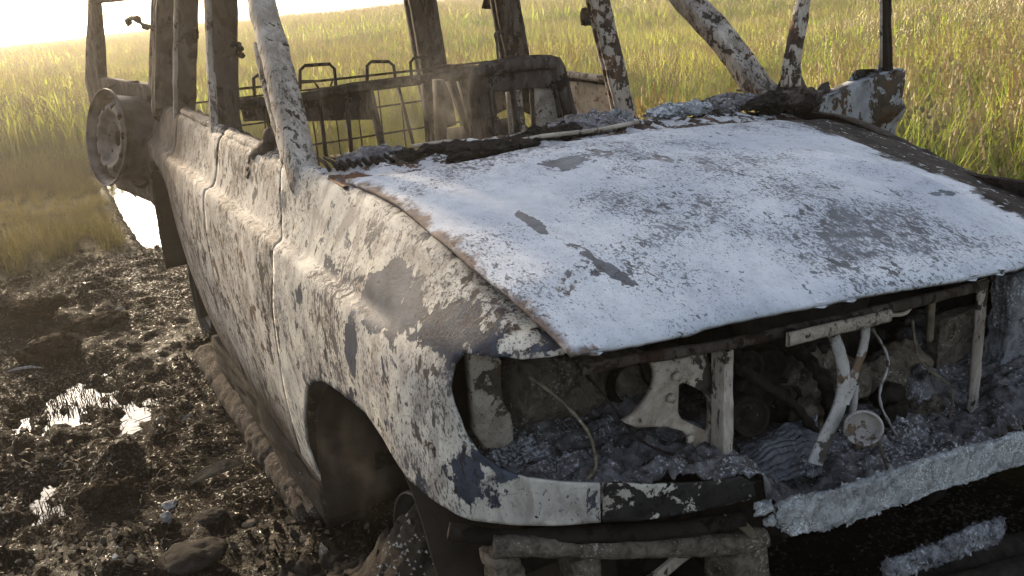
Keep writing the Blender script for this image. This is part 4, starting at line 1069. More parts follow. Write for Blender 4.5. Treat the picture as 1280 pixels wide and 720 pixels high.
plate('lamp_mount_plate', [(815, 450), (847, 452), (895, 437), (897, 600), (872, 600), (870, 560), (851, 533), (775, 534), (800, 513), (818, 490), (822, 470)], 1.06, .015, 'beige', hole=[[(849, 476), (868, 484), (888, 495), (890, 516), (889, 541), (868, 532), (847, 522), (848, 498)]])
fl_ = MB(); P0_ = at(902, 436, x=1.09); P1_ = at(903, 592, x=1.09)
fl_.box((P0_ + P1_) / 2, (.035, .022, (P0_ - P1_).length)); rough_mesh('radiator_support', fl_.V, fl_.F, M['pillar'], car, amp=.003, sc=30, cuts=16, seed=3)
fl_ = MB(); fl_.box((P0_ + P1_) / 2 + Vector((-.02, .02, 0)), (.03, .012, (P0_ - P1_).length)); rough_mesh('support_edge', fl_.V, fl_.F, M['dark'], car, amp=.002, sc=30, cuts=10, seed=3)
# bolt heads on the plate
for (a_, c_) in ((838, 497), (845, 470), (900, 455), (862, 548)):
    b = MB(); q = at(a_, c_, x=1.065); b.tube([q, q + Vector((.008, 0, 0))], .010, 6); b.build('bolt', M['beige'], car)
# burnt cylindrical box behind the lamp opening
c0 = at(636, 490, x=.74); c1 = at(790, 478, x=.70)
b = MB(); b.tube([c0.lerp(c1, k / 16) for k in range(17)], .075, 24); rough_mesh('battery_remains', b.V, b.F, M['crust'], car, amp=.012, sc=22, cuts=1, seed=9, amp2=.006)
b = MB(); b.tube([at(795, 478, x=.66), at(806, 476, x=.62)], .07, 20); b.build('blower_ring', M['dark'], car)
V, F = revolve([(.055, 0), (.066, .01), (.055, .02), (.044, .01), (.055, 0)], at(792, 480, x=.80), (1, -.3, .2), 30); mk('hose_ring', V, F, M['dark'], car)
V, F = revolve([(.0, 0), (.045, 0), (.05, -.03), (.03, -.035)], at(838, 462, x=.98), (1, -.2, .1), 24); mk('drum_cap', V, F, M['ashd'], car)
# inner wings (side walls of the bay)
for s_, mt in ((-1, 'dark'), (1, 'dark')):
    b = MB(); b.box((.55 if s_ > 0 else .28, s_ * .70, .86), (.95 if s_ > 0 else .42, .02, .36)); rough_mesh('inner_wing', b.V, b.F, M[mt], car, amp=.012, sc=8, cuts=18, seed=6)
# engine block with pulleys
b = MB(); b.box((.50, .10, .80), (.62, .42, .30)); en = rough_mesh('engine_block', b.V, b.F, M['ashd'], car, amp=.05, sc=9, cuts=22, seed=12, amp2=.015)
for (px_, py_, x, r, dp_) in ((935, 455, .95, .030, .03), (944, 490, .98, .040, .04), (936, 520, 1.02, .042, .04), (962, 455, .90, .035, .03), (975, 500, .92, .05, .04), (915, 450, .93, .02, .03)):
    V, F = revolve([(.0, .01), (r * .35, .012), (r * .4, 0), (r * .75, -.002), (r * .8, .01), (r, .01), (r * 1.02, -dp_ * .4), (r * .9, -dp_ * .5), (r, -dp_)], at(px_, py_, x=x), (1, -.35, .25), 30)
    A = np.array([tuple(v) for v in V]); A = A + nvec(A, 30, 4) * .003
    mk('pulley', A, F, M['ashd'], en)
for j, (px_, py_, x, r) in enumerate([(1100, 470, .95, .05), (1130, 455, .92, .06), (1145, 490, .98, .05), (1110, 500, 1.0, .04), (1160, 520, 1.02, .05), (1085, 560, 1.08, .035), (1130, 550, 1.08, .045), (1180, 560, 1.08, .045), (1005, 470, .9, .06), (1010, 520, .98, .04), (1160, 430, .85, .07), (1120, 520, 1.05, .035), (1195, 470, .88, .06)]):
    lump('engine_residue', at(px_, py_, x=x), (r * .8, r * 1.1, r), M[['crust', 'ashb', 'ash', 'ashd'][j % 4]], car, amp=.55, seed=50 + j, sub=4, ridge=j % 2 == 0)
# melted corrugated radiator slumped in the bay
V = []; F = []
A0, A1, A2, A3 = at(922, 560, x=1.0), at(1022, 520, x=1.02), at(1030, 590, x=1.14), at(925, 610, x=1.12)
n1_, n2_ = 90, 40
for i in range(n1_ + 1):
    for j in range(n2_ + 1):
        s_, t_ = i / n1_, j / n2_
        p = A0.lerp(A1, s_).lerp(A3.lerp(A2, s_), t_)
        V.append(p + Vector((0, 0, .006 * math.sin(t_ * 70 + 3 * s_) + .025 * math.sin(s_ * 3.1) * math.sin(t_ * 3.1))))
F = [(i * (n2_ + 1) + j, (i + 1) * (n2_ + 1) + j, (i + 1) * (n2_ + 1) + j + 1, i * (n2_ + 1) + j + 1) for i in range(n1_) for j in range(n2_)]
A = np.array([tuple(v) for v in V]); A = A + nvec(A, 14, 9) * .02 + nvec(A, 60, 2) * .004
mk('melted_radiator', A, F, M['ash2'], car, solid=.004)
# hood latch stay (Y shape) and the plate it hangs from
def strap(name, pts, x, w_, mat, th_=.008, parent=None):
    P_ = catmull([at(a_, c_, x=x if len(r_) == 0 else r_[0]) for a_, c_, *r_ in pts], 24)
    V = []; F = []
    for i, p in enumerate(P_):
        t = (P_[min(i + 1, 24)] - P_[max(i - 1, 0)]).normalized(); s_ = Vector((1, 0, 0)).cross(t).normalized()
        ww = w_ if not isinstance(w_, (tuple, list)) else w_[0] + (w_[1] - w_[0]) * i / 24
        for q in ((-.5, 0), (-.3, .6), (.3, .6), (.5, 0), (.5, -.6), (-.5, -.6)): V.append(p + s_ * q[0] * ww + Vector((q[1] * th_, 0, 0)))
    F = [(i * 6 + k, i * 6 + (k + 1) % 6, (i + 1) * 6 + (k + 1) % 6, (i + 1) * 6 + k) for i in range(24) for k in range(6)] + [tuple(range(6)), tuple(reversed(range(144, 150)))]
    A = np.array([tuple(v) for v in V]); A = A + nvec(A, 40, 2) * .0015
    return mk(name, A, F, M[mat], parent or car)
lt = strap('latch_stay', [(1043, 418), (1053, 450), (1056, 480), (1048, 515), (1034, 545), (1020, 580)], 1.16, (.024, .044), 'latch')
strap('stay_arm', [(1083, 408), (1080, 435), (1070, 462), (1062, 490), (1056, 505)], 1.16, (.018, .022), 'latch', parent=lt)
strap('stay_web', [(1070, 480), (1068, 500), (1066, 520)], 1.15, .012, 'latch', parent=lt)
strap('latch_plate', [(985, 425), (1030, 414), (1075, 404), (1113, 395)], 1.19, .026, 'beige')
strap('cable', [(1112, 394), (1130, 392), (1140, 382)], 1.15, .008, 'beige', .005)
strap('upright_rod', [(1166, 376), (1164, 400), (1163, 425)], 1.10, .016, 'ashb')
hc = at(1079, 535, x=1.21); ha = (Vector(CC) - hc).normalized() + Vector((0, 0, -.35)) + Vector((.25, -.1, 0))
V, F = revolve([(.0, -.022), (.018, -.02), (.027, -.012), (.031, .002), (.034, .006), (.037, .001), (.034, -.006), (.03, -.016), (.0, -.03)], hc, ha, 36)
hn = mk('horn_disc', V, F, M['latch'], car)
strap('horn_wire', [(1098, 548), (1102, 565), (1112, 592)], 1.20, .006, 'ashb', .003, parent=hn)
rsup = strap('radiator_support', [(1230, 350), (1224, 420), (1219, 480), (1212, 560)], 1.10, .034, 'pillar')
b = MB(); q0_ = at(1262, 420, x=1.02); b.box(q0_ + Vector((0, .10, -.02)), (.05, .30, .36)); rough_mesh('condenser_remains', b.V, b.F, M['ash2'], car, amp=.02, sc=14, cuts=22, seed=33, amp2=.010)
b = MB(); b.box(at(1190, 450, x=.93), (.03, .16, .26)); rough_mesh('bay_partition', b.V, b.F, M['crust'], car, amp=.01, sc=14, cuts=12, seed=34)

def bar(name, pts, r, mat, amp=.006, flat=1., n=12, cuts=2, seed=0, sc=22, amp2=0):
    b = MB(); b.tube(catmull([at(a_, c_, x=x) for a_, c_, x in pts], 24), r, n, flat=flat, up=(0, 0, 1)); return rough_mesh(name, b.V, b.F, M[mat], car, amp=amp, sc=sc, cuts=cuts, seed=seed, amp2=amp2)
def blk(name, px_, py_, x, size, mat, rot=0., amp=.008, seed=1, cuts=6, amp2=0):
    b = MB(); b.box(at(px_, py_, x=x), size, Matrix.Rotation(rot, 3, 'X')); return rough_mesh(name, b.V, b.F, M[mat], car, amp=amp, sc=22, cuts=cuts, seed=seed, amp2=amp2)
def hose(name, pts, r, mat):
    b = MB(); P_ = catmull([at(a_, c_, x=x) for a_, c_, x in pts], 30); b.tube(P_, [r * (1 + .25 * math.sin(i * 1.9)) for i in range(31)], 7); A = np.array(b.V); A = A + nvec(A, 40, 3) * r * .5
    return mk(name, A, b.F, M[mat], en)
hose('hose', [(915, 430, .95), (940, 470, 1.02), (985, 500, 1.03), (1020, 540, 1.05)], .010, 'ashd')
hose('hose', [(960, 420, .92), (1000, 440, .96), (1030, 480, 1.0), (1040, 540, 1.05)], .014, 'dark')
hose('wire', [(1090, 410, 1.02), (1110, 450, 1.05), (1100, 500, 1.08), (1130, 560, 1.10)], .003, 'latch')
hose('wire', [(1140, 400, 1.0), (1150, 450, 1.03), (1190, 490, 1.06), (1180, 550, 1.1)], .003, 'ashb')
hose('wire', [(660, 470, .95), (700, 500, 1.0), (735, 540, 1.04), (745, 580, 1.08), (735, 598, 1.1)], .003, 'ashb')
hose('wire', [(720, 455, .95), (760, 500, 1.02), (800, 550, 1.05), (860, 575, 1.1)], .0025, 'dark')
hose('pipe', [(1110, 500, .98), (1150, 495, 1.0), (1195, 505, 1.0), (1215, 520, 1.02)], .018, 'crust')
bar('slam_panel', [(725, 462, 1.05), (800, 448, 1.09), (900, 432, 1.13), (985, 414, 1.15), (1100, 388, 1.18), (1230, 356, 1.18)], .011, 'brown', .003, .7)
blk('valve_cover', 1005, 455, .85, (.30, .10, .07), 'crust', 0, amp=.006, seed=8, cuts=8, amp2=.004)
for k in range(4): 
    b = MB(); q_ = at(985 + 14 * k, 432 + 3 * k, x=.92); b.tube([q_, q_ + Vector((.0, .0, .02))], .012, 10); b.build('plug_well', M['dark'], en)
# ---- front structure under the body
bar_px = [(968, 645, 1.245), (1010, 640, 1.27), (1060, 627, 1.295), (1120, 607, 1.31), (1200, 580, 1.315), (1280, 558, 1.30)]
bp = [at(a_, c_, x=x) for a_, c_, x in bar_px]; print('bar', bp)
last = bp[-1]; bp += [Vector((1.29, last.y + .15, last.z)), Vector((1.25, last.y + .32, last.z)), Vector((1.17, last.y + .45, last.z))]
P_ = catmull(bp, 260); V = []; F = []; prof = []
for k in range(30):
    a_ = 2 * math.pi * k / 30; ca, sa = math.cos(a_), math.sin(a_)
    prof.append((math.copysign(abs(ca) ** .35, ca) * .007, math.copysign(abs(sa) ** .35, sa) * .037))
for i, p in enumerate(P_):
    t = (P_[min(i + 1, 260)] - P_[max(i - 1, 0)]).normalized(); o_ = t.cross(Vector((0, 0, 1))).normalized()
    g_ = 1 - .55 * max(0, 1 - i / 14)
    for q in prof: V.append(p + o_ * q[0] + Vector((0, 0, q[1] * g_ + .010 * max(0, 1 - i / 10))))
F = [(i * 30 + k, i * 30 + (k + 1) % 30, (i + 1) * 30 + (k + 1) % 30, (i + 1) * 30 + k) for i in range(260) for k in range(30)] + [tuple(range(30)), tuple(reversed(range(260 * 30, 261 * 30)))]
A = np.array([tuple(v) for v in V])
A = A + nvec(A, 12, 7, 3) * .006 + nvec(A, 110, 8, 3) * .0045
rr_ = fbm(A[:, 0] * 30, A[:, 1] * 38, A[:, 2] * 75, 4, .6, 12, True) * .011
A[:, 0] += rr_; A[:, 2] += rr_ * .4
mk('bumper_beam', A, F, M['melt'], car)
def crinkle(o, n, size, seed, mat):
    '''torn flakes standing off a burnt bar, one mesh as a part of it'''
    rg_ = np.random.default_rng(seed); me_ = o.data; off = root_loc(o)
    P_ = np.array([tuple(p.center) for p in me_.polygons]); N_ = np.array([tuple(p.normal) for p in me_.polygons]); id_ = rg_.integers(0, len(P_), n)
    V_ = []; F_ = []
    for q in id_:
        p = P_[q] + np.array(off); nn_ = N_[q]; t_ = np.cross(nn_, rg_.normal(0, 1, 3)); t_ /= max(np.linalg.norm(t_), 1e-6); b_ = np.cross(nn_, t_); s_ = rg_.uniform(*size); k_ = len(V_)
        lift = nn_ * s_ * rg_.uniform(.2, .9)
        V_ += [p - b_ * s_ * .6, p + t_ * s_ * .5 - b_ * s_ * .3 + lift * .5, p + t_ * s_ + lift, p + t_ * s_ * .5 + b_ * s_ * .5 + lift * .6, p + b_ * s_ * .6]
        F_ += [(k_, k_ + 1, k_ + 3, k_ + 4), (k_ + 1, k_ + 2, k_ + 3)]
    f_ = mk('torn_flakes', V_, F_, M[mat], o, smooth=False); f_['kind'] = 'stuff'
crinkle(bpy.data.objects['bumper_beam'], 2400, (.003, .008), 4, 'melt')
for j, (px_, py_, r) in enumerate(((955, 636, .012), (965, 650, .010), (948, 632, .007))):
    lump('melted_drip', at(px_, py_, x=1.245 if px_ < 1000 else 1.30), (r, r * 1.6, r), M['melt'], car, amp=.9, seed=80 + j, sub=3)
# second, lower bar and the dark beams
bar('lower_beam', [(1108, 714, 1.30), (1160, 696, 1.31), (1215, 674, 1.31), (1248, 662, 1.30)], .021, 'ash2', .010, .35, cuts=6, amp2=.007)
crinkle(bpy.data.objects['lower_beam'], 700, (.003, .008), 5, 'ash2')
bar('lower_crossmember', [(1100, 735, 1.24), (1180, 712, 1.25), (1260, 690, 1.25), (1330, 675, 1.25), (1420, 655, 1.2)], .035, 'ashd', .01)
bar('skid_rail', [(1100, 760, 1.30), (1200, 735, 1.32), (1290, 710, 1.32), (1400, 690, 1.3)], .03, 'ashd', .01)
bar('front_crossmember', [(616, 682, 1.0), (700, 682, 1.04), (800, 684, 1.08), (900, 680, 1.12), (955, 672, 1.14)], .020, 'crust', .006, amp2=.003)
bar('bumper_rail', [(560, 664, .95), (640, 672, 1.0), (752, 667, 1.07), (850, 662, 1.12), (930, 648, 1.16)], .016, 'dark', .004)
blk('tow_bracket', 920, 700, 1.08, (.09, .085, .09), 'crust', .1, seed=2)
blk('tow_bracket', 725, 712, 1.0, (.06, .06, .09), 'crust', .1, seed=3)
blk('tow_bracket', 630, 712, .97, (.06, .05, .08), 'crust', .1, seed=4, amp2=.006)
blk('chassis_rail', 860, 730, .9, (.5, .09, .08), 'dark', 0, seed=5)
blk('under_tray', 840, 705, .95, (.01, .22, .03), 'beige', .35, seed=6, amp=.004)
plate('triangle_gusset', [(895, 640), (944, 655), (948, 690), (935, 668)], 1.15, .006, 'ashb')
blk('radiator_tray', 760, 640, .95, (.04, .5, .1), 'dark', 0, seed=7)
# curtain of scorched undershield closing the front under the bumper
hfv = MB(); hfv.box((.86, 0, .42), (.02, 1.5, .35)); rough_mesh('undershield', hfv.V, hfv.F, M['dark'], car, amp=.02, sc=8, cuts=20, seed=9)
for s_ in (-1, 1):
    b = MB(); b.box((-.7, s_ * .45, .28), (3.3, .08, .1)); rough_mesh('frame_rail', b.V, b.F, M['dark'], car, amp=.008, sc=8, cuts=12, seed=9)

# ================================================================== THINGS LYING AROUND
def rgh_log(name, pts, r, mat, label, cat, seed, group=None):
    P_ = catmull(pts, 90); n = 28; V = []; F = []
    for i, p in enumerate(P_):
        t = (P_[min(i + 1, 90)] - P_[max(i - 1, 0)]).normalized(); u = Vector((0, 0, 1)); u = (u - t * u.dot(t)).normalized(); w_ = t.cross(u)
        crack = 1 - .16 * max(0, 1 - min(abs(i - c_) for c_ in (17, 45, 62)) / 1.1)
        for k in range(n):
            a_ = 2 * math.pi * k / n
            V.append(p + (u * math.cos(a_) * .8 + w_ * math.sin(a_)) * r * crack)
    F = [(i * n + k, i * n + (k + 1) % n, (i + 1) * n + (k + 1) % n, (i + 1) * n + k) for i in range(90) for k in range(n)] + [tuple(reversed(range(n))), tuple(90 * n + k for k in range(n))]
    A = np.array([tuple(v) for v in V]); A = A + nvec(A, 5, seed) * r * .15 + nvec(A, 45, seed + 3) * r * .2 + nvec(A, 120, seed + 5, 2) * r * .08
    o = mk(name, A, F, M[mat], origin=pts[0]); return tag(o, label, cat, group)
lg0 = at(258, 442, z=.07); lg1 = at(300, 505, z=.08); lg2 = at(345, 570, z=.07); lg3 = at(392, 640, z=.05)
rgh_log('charred_log', [lg0, lg1, lg2, lg3], .058, 'wood', 'grey cracked charred log lying in the mud along the doors', 'log', 3)
lg0 = at(292, 462, z=.12); lg1 = at(330, 520, z=.12); lg2 = at(372, 590, z=.11); lg3 = at(400, 640, z=.10)
rgh_log('burnt_pole', [lg0, lg1, lg2, lg3], .034, 'wood', 'thinner burnt pole between the charred log and the car sill', 'pole', 6)

def gz(x, y): return float(ground_h(np.array([x]), np.array([y]))[0])
def gat(px, py, dz=0.):
    p = at(px, py, z=0)
    for _ in range(4): p = at(px, py, z=gz(p.x, p.y) + dz)
    return p
def shaggy(o, amp, seed):
    n_ = len(o.data.vertices); A = np.zeros(n_ * 3); o.data.vertices.foreach_get('co', A); A = A.reshape(-1, 3)
    A = A + nvec(A, 45, seed, 4) * amp + nvec(A, 130, seed + 2, 2) * amp * .5
    o.data.vertices.foreach_set('co', A.ravel()); o.data.update(); return o
def thing_lump(name, px, py, r, mat, label, cat, amp=.45, seed=0, sub=4, group=None, ridge=False, dz=.0):
    p = gat(px, py); p.z += r[2] * .35 + dz
    o = lump(name, p, r, M[mat], None, amp=amp, seed=seed, sub=sub, ridge=ridge, origin=(p.x, p.y, p.z - r[2]))
    shaggy(o, .018 if cat == 'clod' else .006, seed); return tag(o, label, cat, group)
for j, o in enumerate(DR): shaggy(o, .014, j)
thing_lump('peat_clod', 62, 443, (.09, .13, .06), 'clod', 'rounded brown clod with a bright rim, left of the log near the picture edge', 'clod', seed=1, sub=5, group='clods of turned peat')
thing_lump('peat_clod', 128, 408, (.09, .16, .045), 'clod', 'broad low brown clod just behind the rounded one', 'clod', seed=2, sub=5, group='clods of turned peat')
thing_lump('peat_clod', 45, 385, (.07, .17, .035), 'clod', 'long flat dark clod furthest back at the edge of the shaded brown grass', 'clod', seed=3, sub=5, group='clods of turned peat')
thing_lump('peat_clod', 135, 625, (.06, .09, .045), 'clod', 'shaggy brown clod between the two shining pools', 'clod', seed=4, sub=5, group='clods of turned peat')
thing_lump('stone_slab', 235, 700, (.08, .11, .022), 'ashd', 'flat dark grey slab at the bottom edge of the mud', 'slab', amp=.3, seed=5)
thing_lump('grey_rock', 262, 650, (.04, .06, .02), 'ashd', 'dark grey crumbled rock above the flat slab', 'rock', amp=.4, seed=6)
thing_lump('pale_scrap', 215, 633, (.020, .030, .014), 'stone', 'crumpled pale scrap with a folded edge, left of the dark rock', 'scrap', amp=.7, seed=7, group='pale scraps on the mud')
thing_lump('pale_scrap', 208, 650, (.025, .018, .02), 'stone', 'twisted white scrap standing on edge below the crumpled one', 'scrap', amp=.8, seed=8, group='pale scraps on the mud')
thing_lump('white_pebble', 327, 706, (.010, .010, .009), 'stone', 'single white pebble on the black ground below the log', 'pebble', amp=.3, seed=9, sub=3)
thing_lump('pale_scrap', 312, 655, (.018, .022, .008), 'ashb', 'tan flake lying between the dark rock and the pole end', 'scrap', amp=.5, seed=10, sub=3, group='pale scraps on the mud')
def sliver(name, px0, px1, w_, mat, label, cat, group=None, th_=.008, seed=0, splits=1):
    a_, b_ = gat(*px0, .02), gat(*px1, .02); d_ = (b_ - a_); s_ = Vector((0, 0, 1)).cross(d_).normalized()
    mbx = MB()
    for q in range(splits):
        o_ = s_ * (q - (splits - 1) / 2) * w_ * .8
        mbx.tube([a_ + o_ * .5, a_.lerp(b_, .3) + o_ + Vector((0, 0, .01)), a_.lerp(b_, .7) + o_ * 1.1 + Vector((0, 0, .012)), b_ + o_ * .6], [w_ * .2, w_ * .5, w_ * .5, w_ * .15], 6, flat=.35)
    o = rough_mesh(name, mbx.V, mbx.F, M[mat], None, amp=w_ * .15, sc=60, cuts=2, seed=seed, origin=a_); return tag(o, label, cat, group)
sliver('split_board', (238, 603), (303, 576), .020, 'ashb', 'grey weathered splinter of board lying beside the log', 'board', splits=4)
sliver('white_sliver', (8, 465), (55, 460), .014, 'stone', 'white straight sliver at the left edge below the clods', 'sliver', group='pale slivers on the mud')
sliver('white_sliver', (195, 530), (207, 524), .016, 'stone', 'small pale leaf shaped sliver above the splintered board', 'sliver', group='pale slivers on the mud')
sliver('white_sliver', (227, 527), (242, 520), .013, 'stone', 'small pale sliver just right of the leaf shaped one', 'sliver', group='pale slivers on the mud')
sliver('white_sliver', (142, 390), (157, 387), .016, 'stone', 'bright chip shining between the clods and the rear wheel', 'sliver', group='pale slivers on the mud')
sliver('dry_root', (180, 478), (216, 494), .010, 'dry', 'thin curved root over the mud left of the log top', 'root')

# charred flakes, chips and straw strewn over the mud: far too many to count
rg = np.random.default_rng(12)
def strew(name, n, region, size, mats, label, cat, straws=False, seed=0, zoff=.0):
    rg = np.random.default_rng(seed); V = []; F = []; fm = []
    x = rg.uniform(region[0], region[1], n); y = rg.uniform(region[2], region[3], n)
    m = mudmask(x, y); k = (rg.random(n) < m) & (fbm(x * 2.5, y * 2.5, 0, 3, .5, seed + 7) > -.25 + .4 * (not straws))
    x, y = x[k], y[k]; z = ground_h(x, y)
    for i in range(len(x)):
        s_ = rg.uniform(*size) * (1.0 if rg.random() < .85 else 1.8); a_ = rg.uniform(0, 6.283); n0 = len(V)
        if straws:
            L_ = s_ * rg.uniform(2.5, 8); el = rg.uniform(-.1, .5 if rg.random() < .3 else .15)
            d_ = np.array([math.cos(a_) * math.cos(el), math.sin(a_) * math.cos(el), math.sin(el)]); w_ = np.array([-math.sin(a_), math.cos(a_), .3]) * s_ * .12
            p = np.array([x[i], y[i], z[i] + .006])
            bend = np.array([0, 0, -L_ * .12])
            V += [p - w_, p + w_, p + d_ * L_ * .5 + w_ + np.array([0, 0, L_ * .06]), p + d_ * L_ * .5 - w_ + np.array([0, 0, L_ * .06]), p + d_ * L_ + bend]
            F += [(n0, n0 + 1, n0 + 2, n0 + 3), (n0 + 3, n0 + 2, n0 + 4)]; mi = int(rg.integers(0, len(mats))); fm += [mi, mi]
        else:
            t_ = rg.normal(0, .35, 2); k_ = int(rg.integers(4, 6)); ring = []
            for j in range(k_):
                b_ = a_ + 6.283 * j / k_; r_ = s_ * rg.uniform(.5, 1.1); dx, dy = r_ * math.cos(b_), r_ * math.sin(b_) * .7
                ring.append((x[i] + dx, y[i] + dy, z[i] + .004 + dx * t_[0] + dy * t_[1]))
            V += ring + [(q[0], q[1], q[2] + s_ * .35) for q in ring]
            F += [tuple(range(n0 + k_, n0 + 2 * k_))] + [(n0 + j, n0 + (j + 1) % k_, n0 + k_ + (j + 1) % k_, n0 + k_ + j) for j in range(k_)]
            mi = int(rg.integers(0, len(mats))); fm += [mi] * (k_ + 1)
    o = mk(name, V, F, M[mats[0]], smooth=False, mats=[M[q] for q in mats[1:]], fmat=fm)
    return tag(o, label, cat, kind='stuff')
REG = (-5.5, 1.6, -3.4, -.75)
strew('charred_debris', 26000, REG, (.004, .016), ['ashd', 'wood', 'ashb', 'clod', 'ashd'], 'small black and brown charred chips strewn over the mud', 'debris', seed=1)
strew('ash_flakes', 1500, REG, (.003, .010), ['ash2', 'stone', 'ashw', 'ashb'], 'pale ash flakes scattered on the mud', 'ash', seed=2)
strew('trampled_straw', 20000, REG, (.006, .013), ['dryd', 'dryd', 'dryd', 'dryd', 'clod', 'clod', 'dry'], 'trampled dry and burnt straw in the mud', 'straw', straws=True, seed=3)
rgx = np.random.default_rng(77); V = []; F = []
for i in range(9000):
    c_ = ((-1.72, -1.55, .34, .36), (-.95, -1.68, .46, .32), (-4.6, -.9, .5, .25))[int(rgx.choice(3, p=[.42, .48, .10]))]
    x = rgx.normal(c_[0], c_[2]); y = rgx.normal(c_[1], c_[3]); z_ = WATER_Z - .01; n0 = len(V)
    if fbm(x * 4, y * 4, 0, 3, .5, 99) < -.05: continue
    h_ = rgx.uniform(.015, .06); a_ = rgx.uniform(0, 6.283); l_ = h_ * rgx.uniform(.2, 1.3); w_ = .0016
    dx, dy = math.cos(a_), math.sin(a_)
    V += [(x - dy * w_, y + dx * w_, z_), (x + dy * w_, y - dx * w_, z_), (x + dx * l_ * .5 + dy * w_, y + dy * l_ * .5 - dx * w_, z_ + h_ * .8), (x + dx * l_ * .5 - dy * w_, y + dy * l_ * .5 + dx * w_, z_ + h_ * .8), (x + dx * l_, y + dy * l_, z_ + h_)]
    F += [(n0, n0 + 1, n0 + 2, n0 + 3), (n0 + 3, n0 + 2, n0 + 4)]
tag(mk('reed_stubble', V, F, M['dryd'], smooth=False), 'short dark reed stubble standing in the shallow pools', 'stubble', kind='stuff')
# heap of dark ash with white flecks spilling from the near wheel arch
hp_ = hf('wheel_ash', .0, 1.02, -1.12, -.5, .012, lambda x, y: .02 + .43 * np.exp(-(((x - .60) / .30) ** 2 + ((y + .82) / .17) ** 2)) + .05 * np.exp(-(((x - .3) / .25) ** 2 + ((y + .95) / .14) ** 2)), M['ashd'], None, .055, 131, zmin=-.2)
tag(hp_, 'heap of black ash around the bare front wheel', 'ash', kind='stuff')
rgx = np.random.default_rng(33); V = []; F = []
for i in range(420):
    x = rgx.normal(.62, .13); y = rgx.normal(-.92, .05); zz = .03 + .43 * math.exp(-(((x - .60) / .30) ** 2 + ((y + .82) / .17) ** 2)) + rgx.uniform(.0, .03); s_ = rgx.uniform(.002, .007); n0 = len(V)
    for q in ((1, 0, -.3), (-.5, .8, -.3), (-.5, -.8, -.3), (0, 0, .8)): V.append((x + q[0] * s_, y + q[1] * s_, zz + q[2] * s_))
    F += [(n0, n0 + 1, n0 + 3), (n0 + 1, n0 + 2, n0 + 3), (n0 + 2, n0, n0 + 3), (n0, n0 + 2, n0 + 1)]
o = mk('white_ash_flecks', V, F, M['stone'], smooth=False); tag(o, 'white flecks of ash sprinkled on the black heap by the front wheel', 'ash', kind='stuff')
def weed(px, py, h, n, label, seed, cat='plant', mat='weed', stalk='dry', leaf=True):
    rnd = random.Random(seed); p = at(px, py, z=.0); p.z = gz(p.x, p.y)
    r_ = empty('weed_plant' if leaf else 'dry_stalks', p, label, cat, 'tall weeds in the meadow' if leaf else 'dry seed stalks in the meadow')
    st_ = MB(); lf = MB()
    for i in range(n):
        a_ = rnd.uniform(0, 6.283); l_ = rnd.uniform(.1, .35) * h; hh = h * rnd.uniform(.6, 1.1)
        top = p + Vector((math.cos(a_) * l_, math.sin(a_) * l_, hh)); b_ = p + Vector((rnd.gauss(0, .05), rnd.gauss(0, .05), 0))
        path = [b_, b_.lerp(top, .5) + Vector((0, 0, hh * .08)), top]; st_.tube(path, [.004, .003, .0015], 4)
        for k in range(26 if leaf else 14):
            t = rnd.uniform(.25, 1) if leaf else rnd.uniform(.82, 1); q = b_.lerp(top, t) + Vector((0, 0, hh * .08 * 4 * t * (1 - t)))
            d = Vector((rnd.gauss(0, 1), rnd.gauss(0, 1), rnd.gauss(.4, .5))).normalized(); L_ = rnd.uniform(.03, .06) if leaf else rnd.uniform(.008, .016); s_ = d.orthogonal().normalized() * L_ * (.28 if leaf else .35)
            lf.add([q, q + d * L_ * .5 + s_, q + d * L_, q + d * L_ * .5 - s_], [(0, 1, 2, 3)])
    st_.build('stem', M['dry'], r_); lf.build('foliage' if leaf else 'seed_head', M[mat], r_, smooth=False)
weed(1235, 262, .55, 9, 'bushy green weed in the grass at the right edge of the photo', 1)
weed(1190, 228, .42, 6, 'smaller green weed left of the bushy one at the right edge', 2)
weed(1175, 190, .6, 5, 'tan seed stalks just right of the open far door', 3, 'stalks', 'straw', leaf=False)
weed(1265, 300, .45, 7, 'bent tan seed stalks in front of the bushy weed', 4, 'stalks', 'straw', leaf=False)
def smoke(px, py, x, rad, dens, label, seed):
    c_ = at(px, py, x=x)
    V, F = sphere_VF((0, 0, 0), rad, 3)
    T = NT('smoke_wisp'); co = T.coords((1, 1, .45)); n = T.noise(co, 13, 6, .68, 1.4)
    mp = T.n('ShaderNodeMapping', {'Vector': T.n('ShaderNodeTexCoord').outputs['Object'], 'Scale': tuple(1 / r for r in rad)}).outputs[0]
    ln = T.n('ShaderNodeVectorMath', {0: mp}, operation='LENGTH').outputs['Value']
    d_ = T.math('MULTIPLY', T.math('MULTIPLY', T.ramp(n, .50, .70), T.ramp(ln, 1., .25)), dens)
    pv = T.n('ShaderNodeVolumePrincipled', {'Color': (.92, .88, .82, 1), 'Density': d_, 'Anisotropy': .5}); T.t.links.new(pv.outputs[0], T.out.inputs['Volume'])
    o = mk('smoke', [Vector(v) + c_ for v in V], F, T.m, origin=c_); T.m.cycles.volume_sampling = 'EQUIANGULAR'
    tag(o, label, 'smoke', kind='stuff')
SMOKE = 1
if SMOKE:
    smoke(378, 415, .12, (.10, .07, .26), 3.0, 'thin smoke rising beside the front door seam', 1)
    smoke(450, 560, .50, (.18, .14, .22), .5, 'thin smoke curling out of the front wheel arch', 2)
    smoke(560, 130, -.7, (.35, .35, .35), 1.2, 'faint smoke drifting through the gutted cabin', 3)
EXPO = 1.45
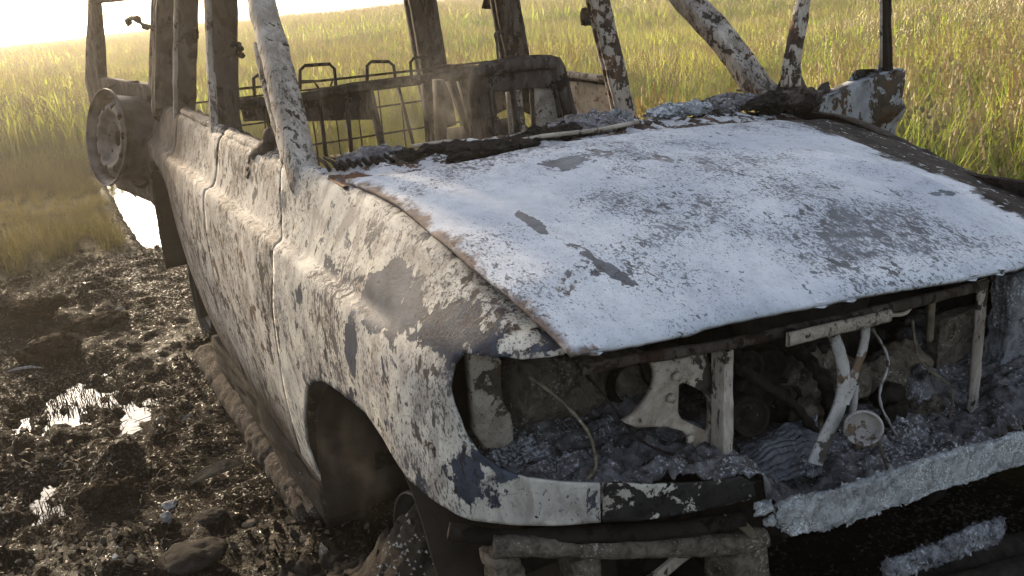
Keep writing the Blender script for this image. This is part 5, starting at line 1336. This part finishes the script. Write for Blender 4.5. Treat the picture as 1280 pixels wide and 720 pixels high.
# ================================================================== LIGHT AND AIR
SUN_EL = math.radians(15); sd = ray(-120, 60)      # towards the bright upper left of the photo
SUN_AZ = math.atan2(sd[1], sd[0])
sdir = Vector((math.cos(SUN_AZ) * math.cos(SUN_EL), math.sin(SUN_AZ) * math.cos(SUN_EL), math.sin(SUN_EL)))
wd = bpy.data.worlds.new('World'); SC.world = wd; wd.use_nodes = True
wn = wd.node_tree; wn.nodes.clear()
wo = wn.nodes.new('ShaderNodeOutputWorld'); bg = wn.nodes.new('ShaderNodeBackground'); sk = wn.nodes.new('ShaderNodeTexSky')
sk.sky_type = 'NISHITA'; sk.sun_disc = False; sk.sun_elevation = SUN_EL
sk.sun_rotation = math.pi / 2 - SUN_AZ
sk.air_density = 1.0; sk.dust_density = 3.0; sk.ozone_density = 1.0
bg.inputs[1].default_value = .15
hs_ = wn.nodes.new('ShaderNodeHueSaturation'); hs_.inputs['Saturation'].default_value = .62
wn.links.new(sk.outputs[0], hs_.inputs['Color']); wn.links.new(hs_.outputs[0], bg.inputs[0]); wn.links.new(bg.outputs[0], wo.inputs[0])
sl_ = bpy.data.lights.new('sun', 'SUN'); so = bpy.data.objects.new('sun', sl_); COL.objects.link(so)
sl_.energy = 3.5; sl_.angle = math.radians(2.5); sl_.color = (1, .80, .54)
so.rotation_euler = sdir.to_track_quat('Z', 'Y').to_euler()
so.location = sdir * 50
SC.view_settings.view_transform = 'Standard'; SC.view_settings.look = 'None'; SC.view_settings.gamma = 1
SC.view_settings.exposure = EXPO
SC.render.engine = 'CYCLES'
SC.cycles.use_denoising = True
SC.cycles.max_bounces = 8; SC.cycles.diffuse_bounces = 3; SC.cycles.transmission_bounces = 4; SC.cycles.volume_bounces = 0
SC.cycles.sample_clamp_indirect = 8

HAZE = 1
if HAZE:
    hz = MB(); hz.box((-60, 30, 2.0), (330, 330, 24)); T = NT('haze_air')
    pv = T.n('ShaderNodeVolumePrincipled', {'Color': (.96, .88, .76, 1), 'Density': .0027, 'Anisotropy': .72}); T.t.links.new(pv.outputs[0], T.out.inputs['Volume'])
    o = hz.build('haze', T.m, smooth=False); tag(o, 'thin sunlit smoke haze hanging over the field', 'haze', kind='stuff')
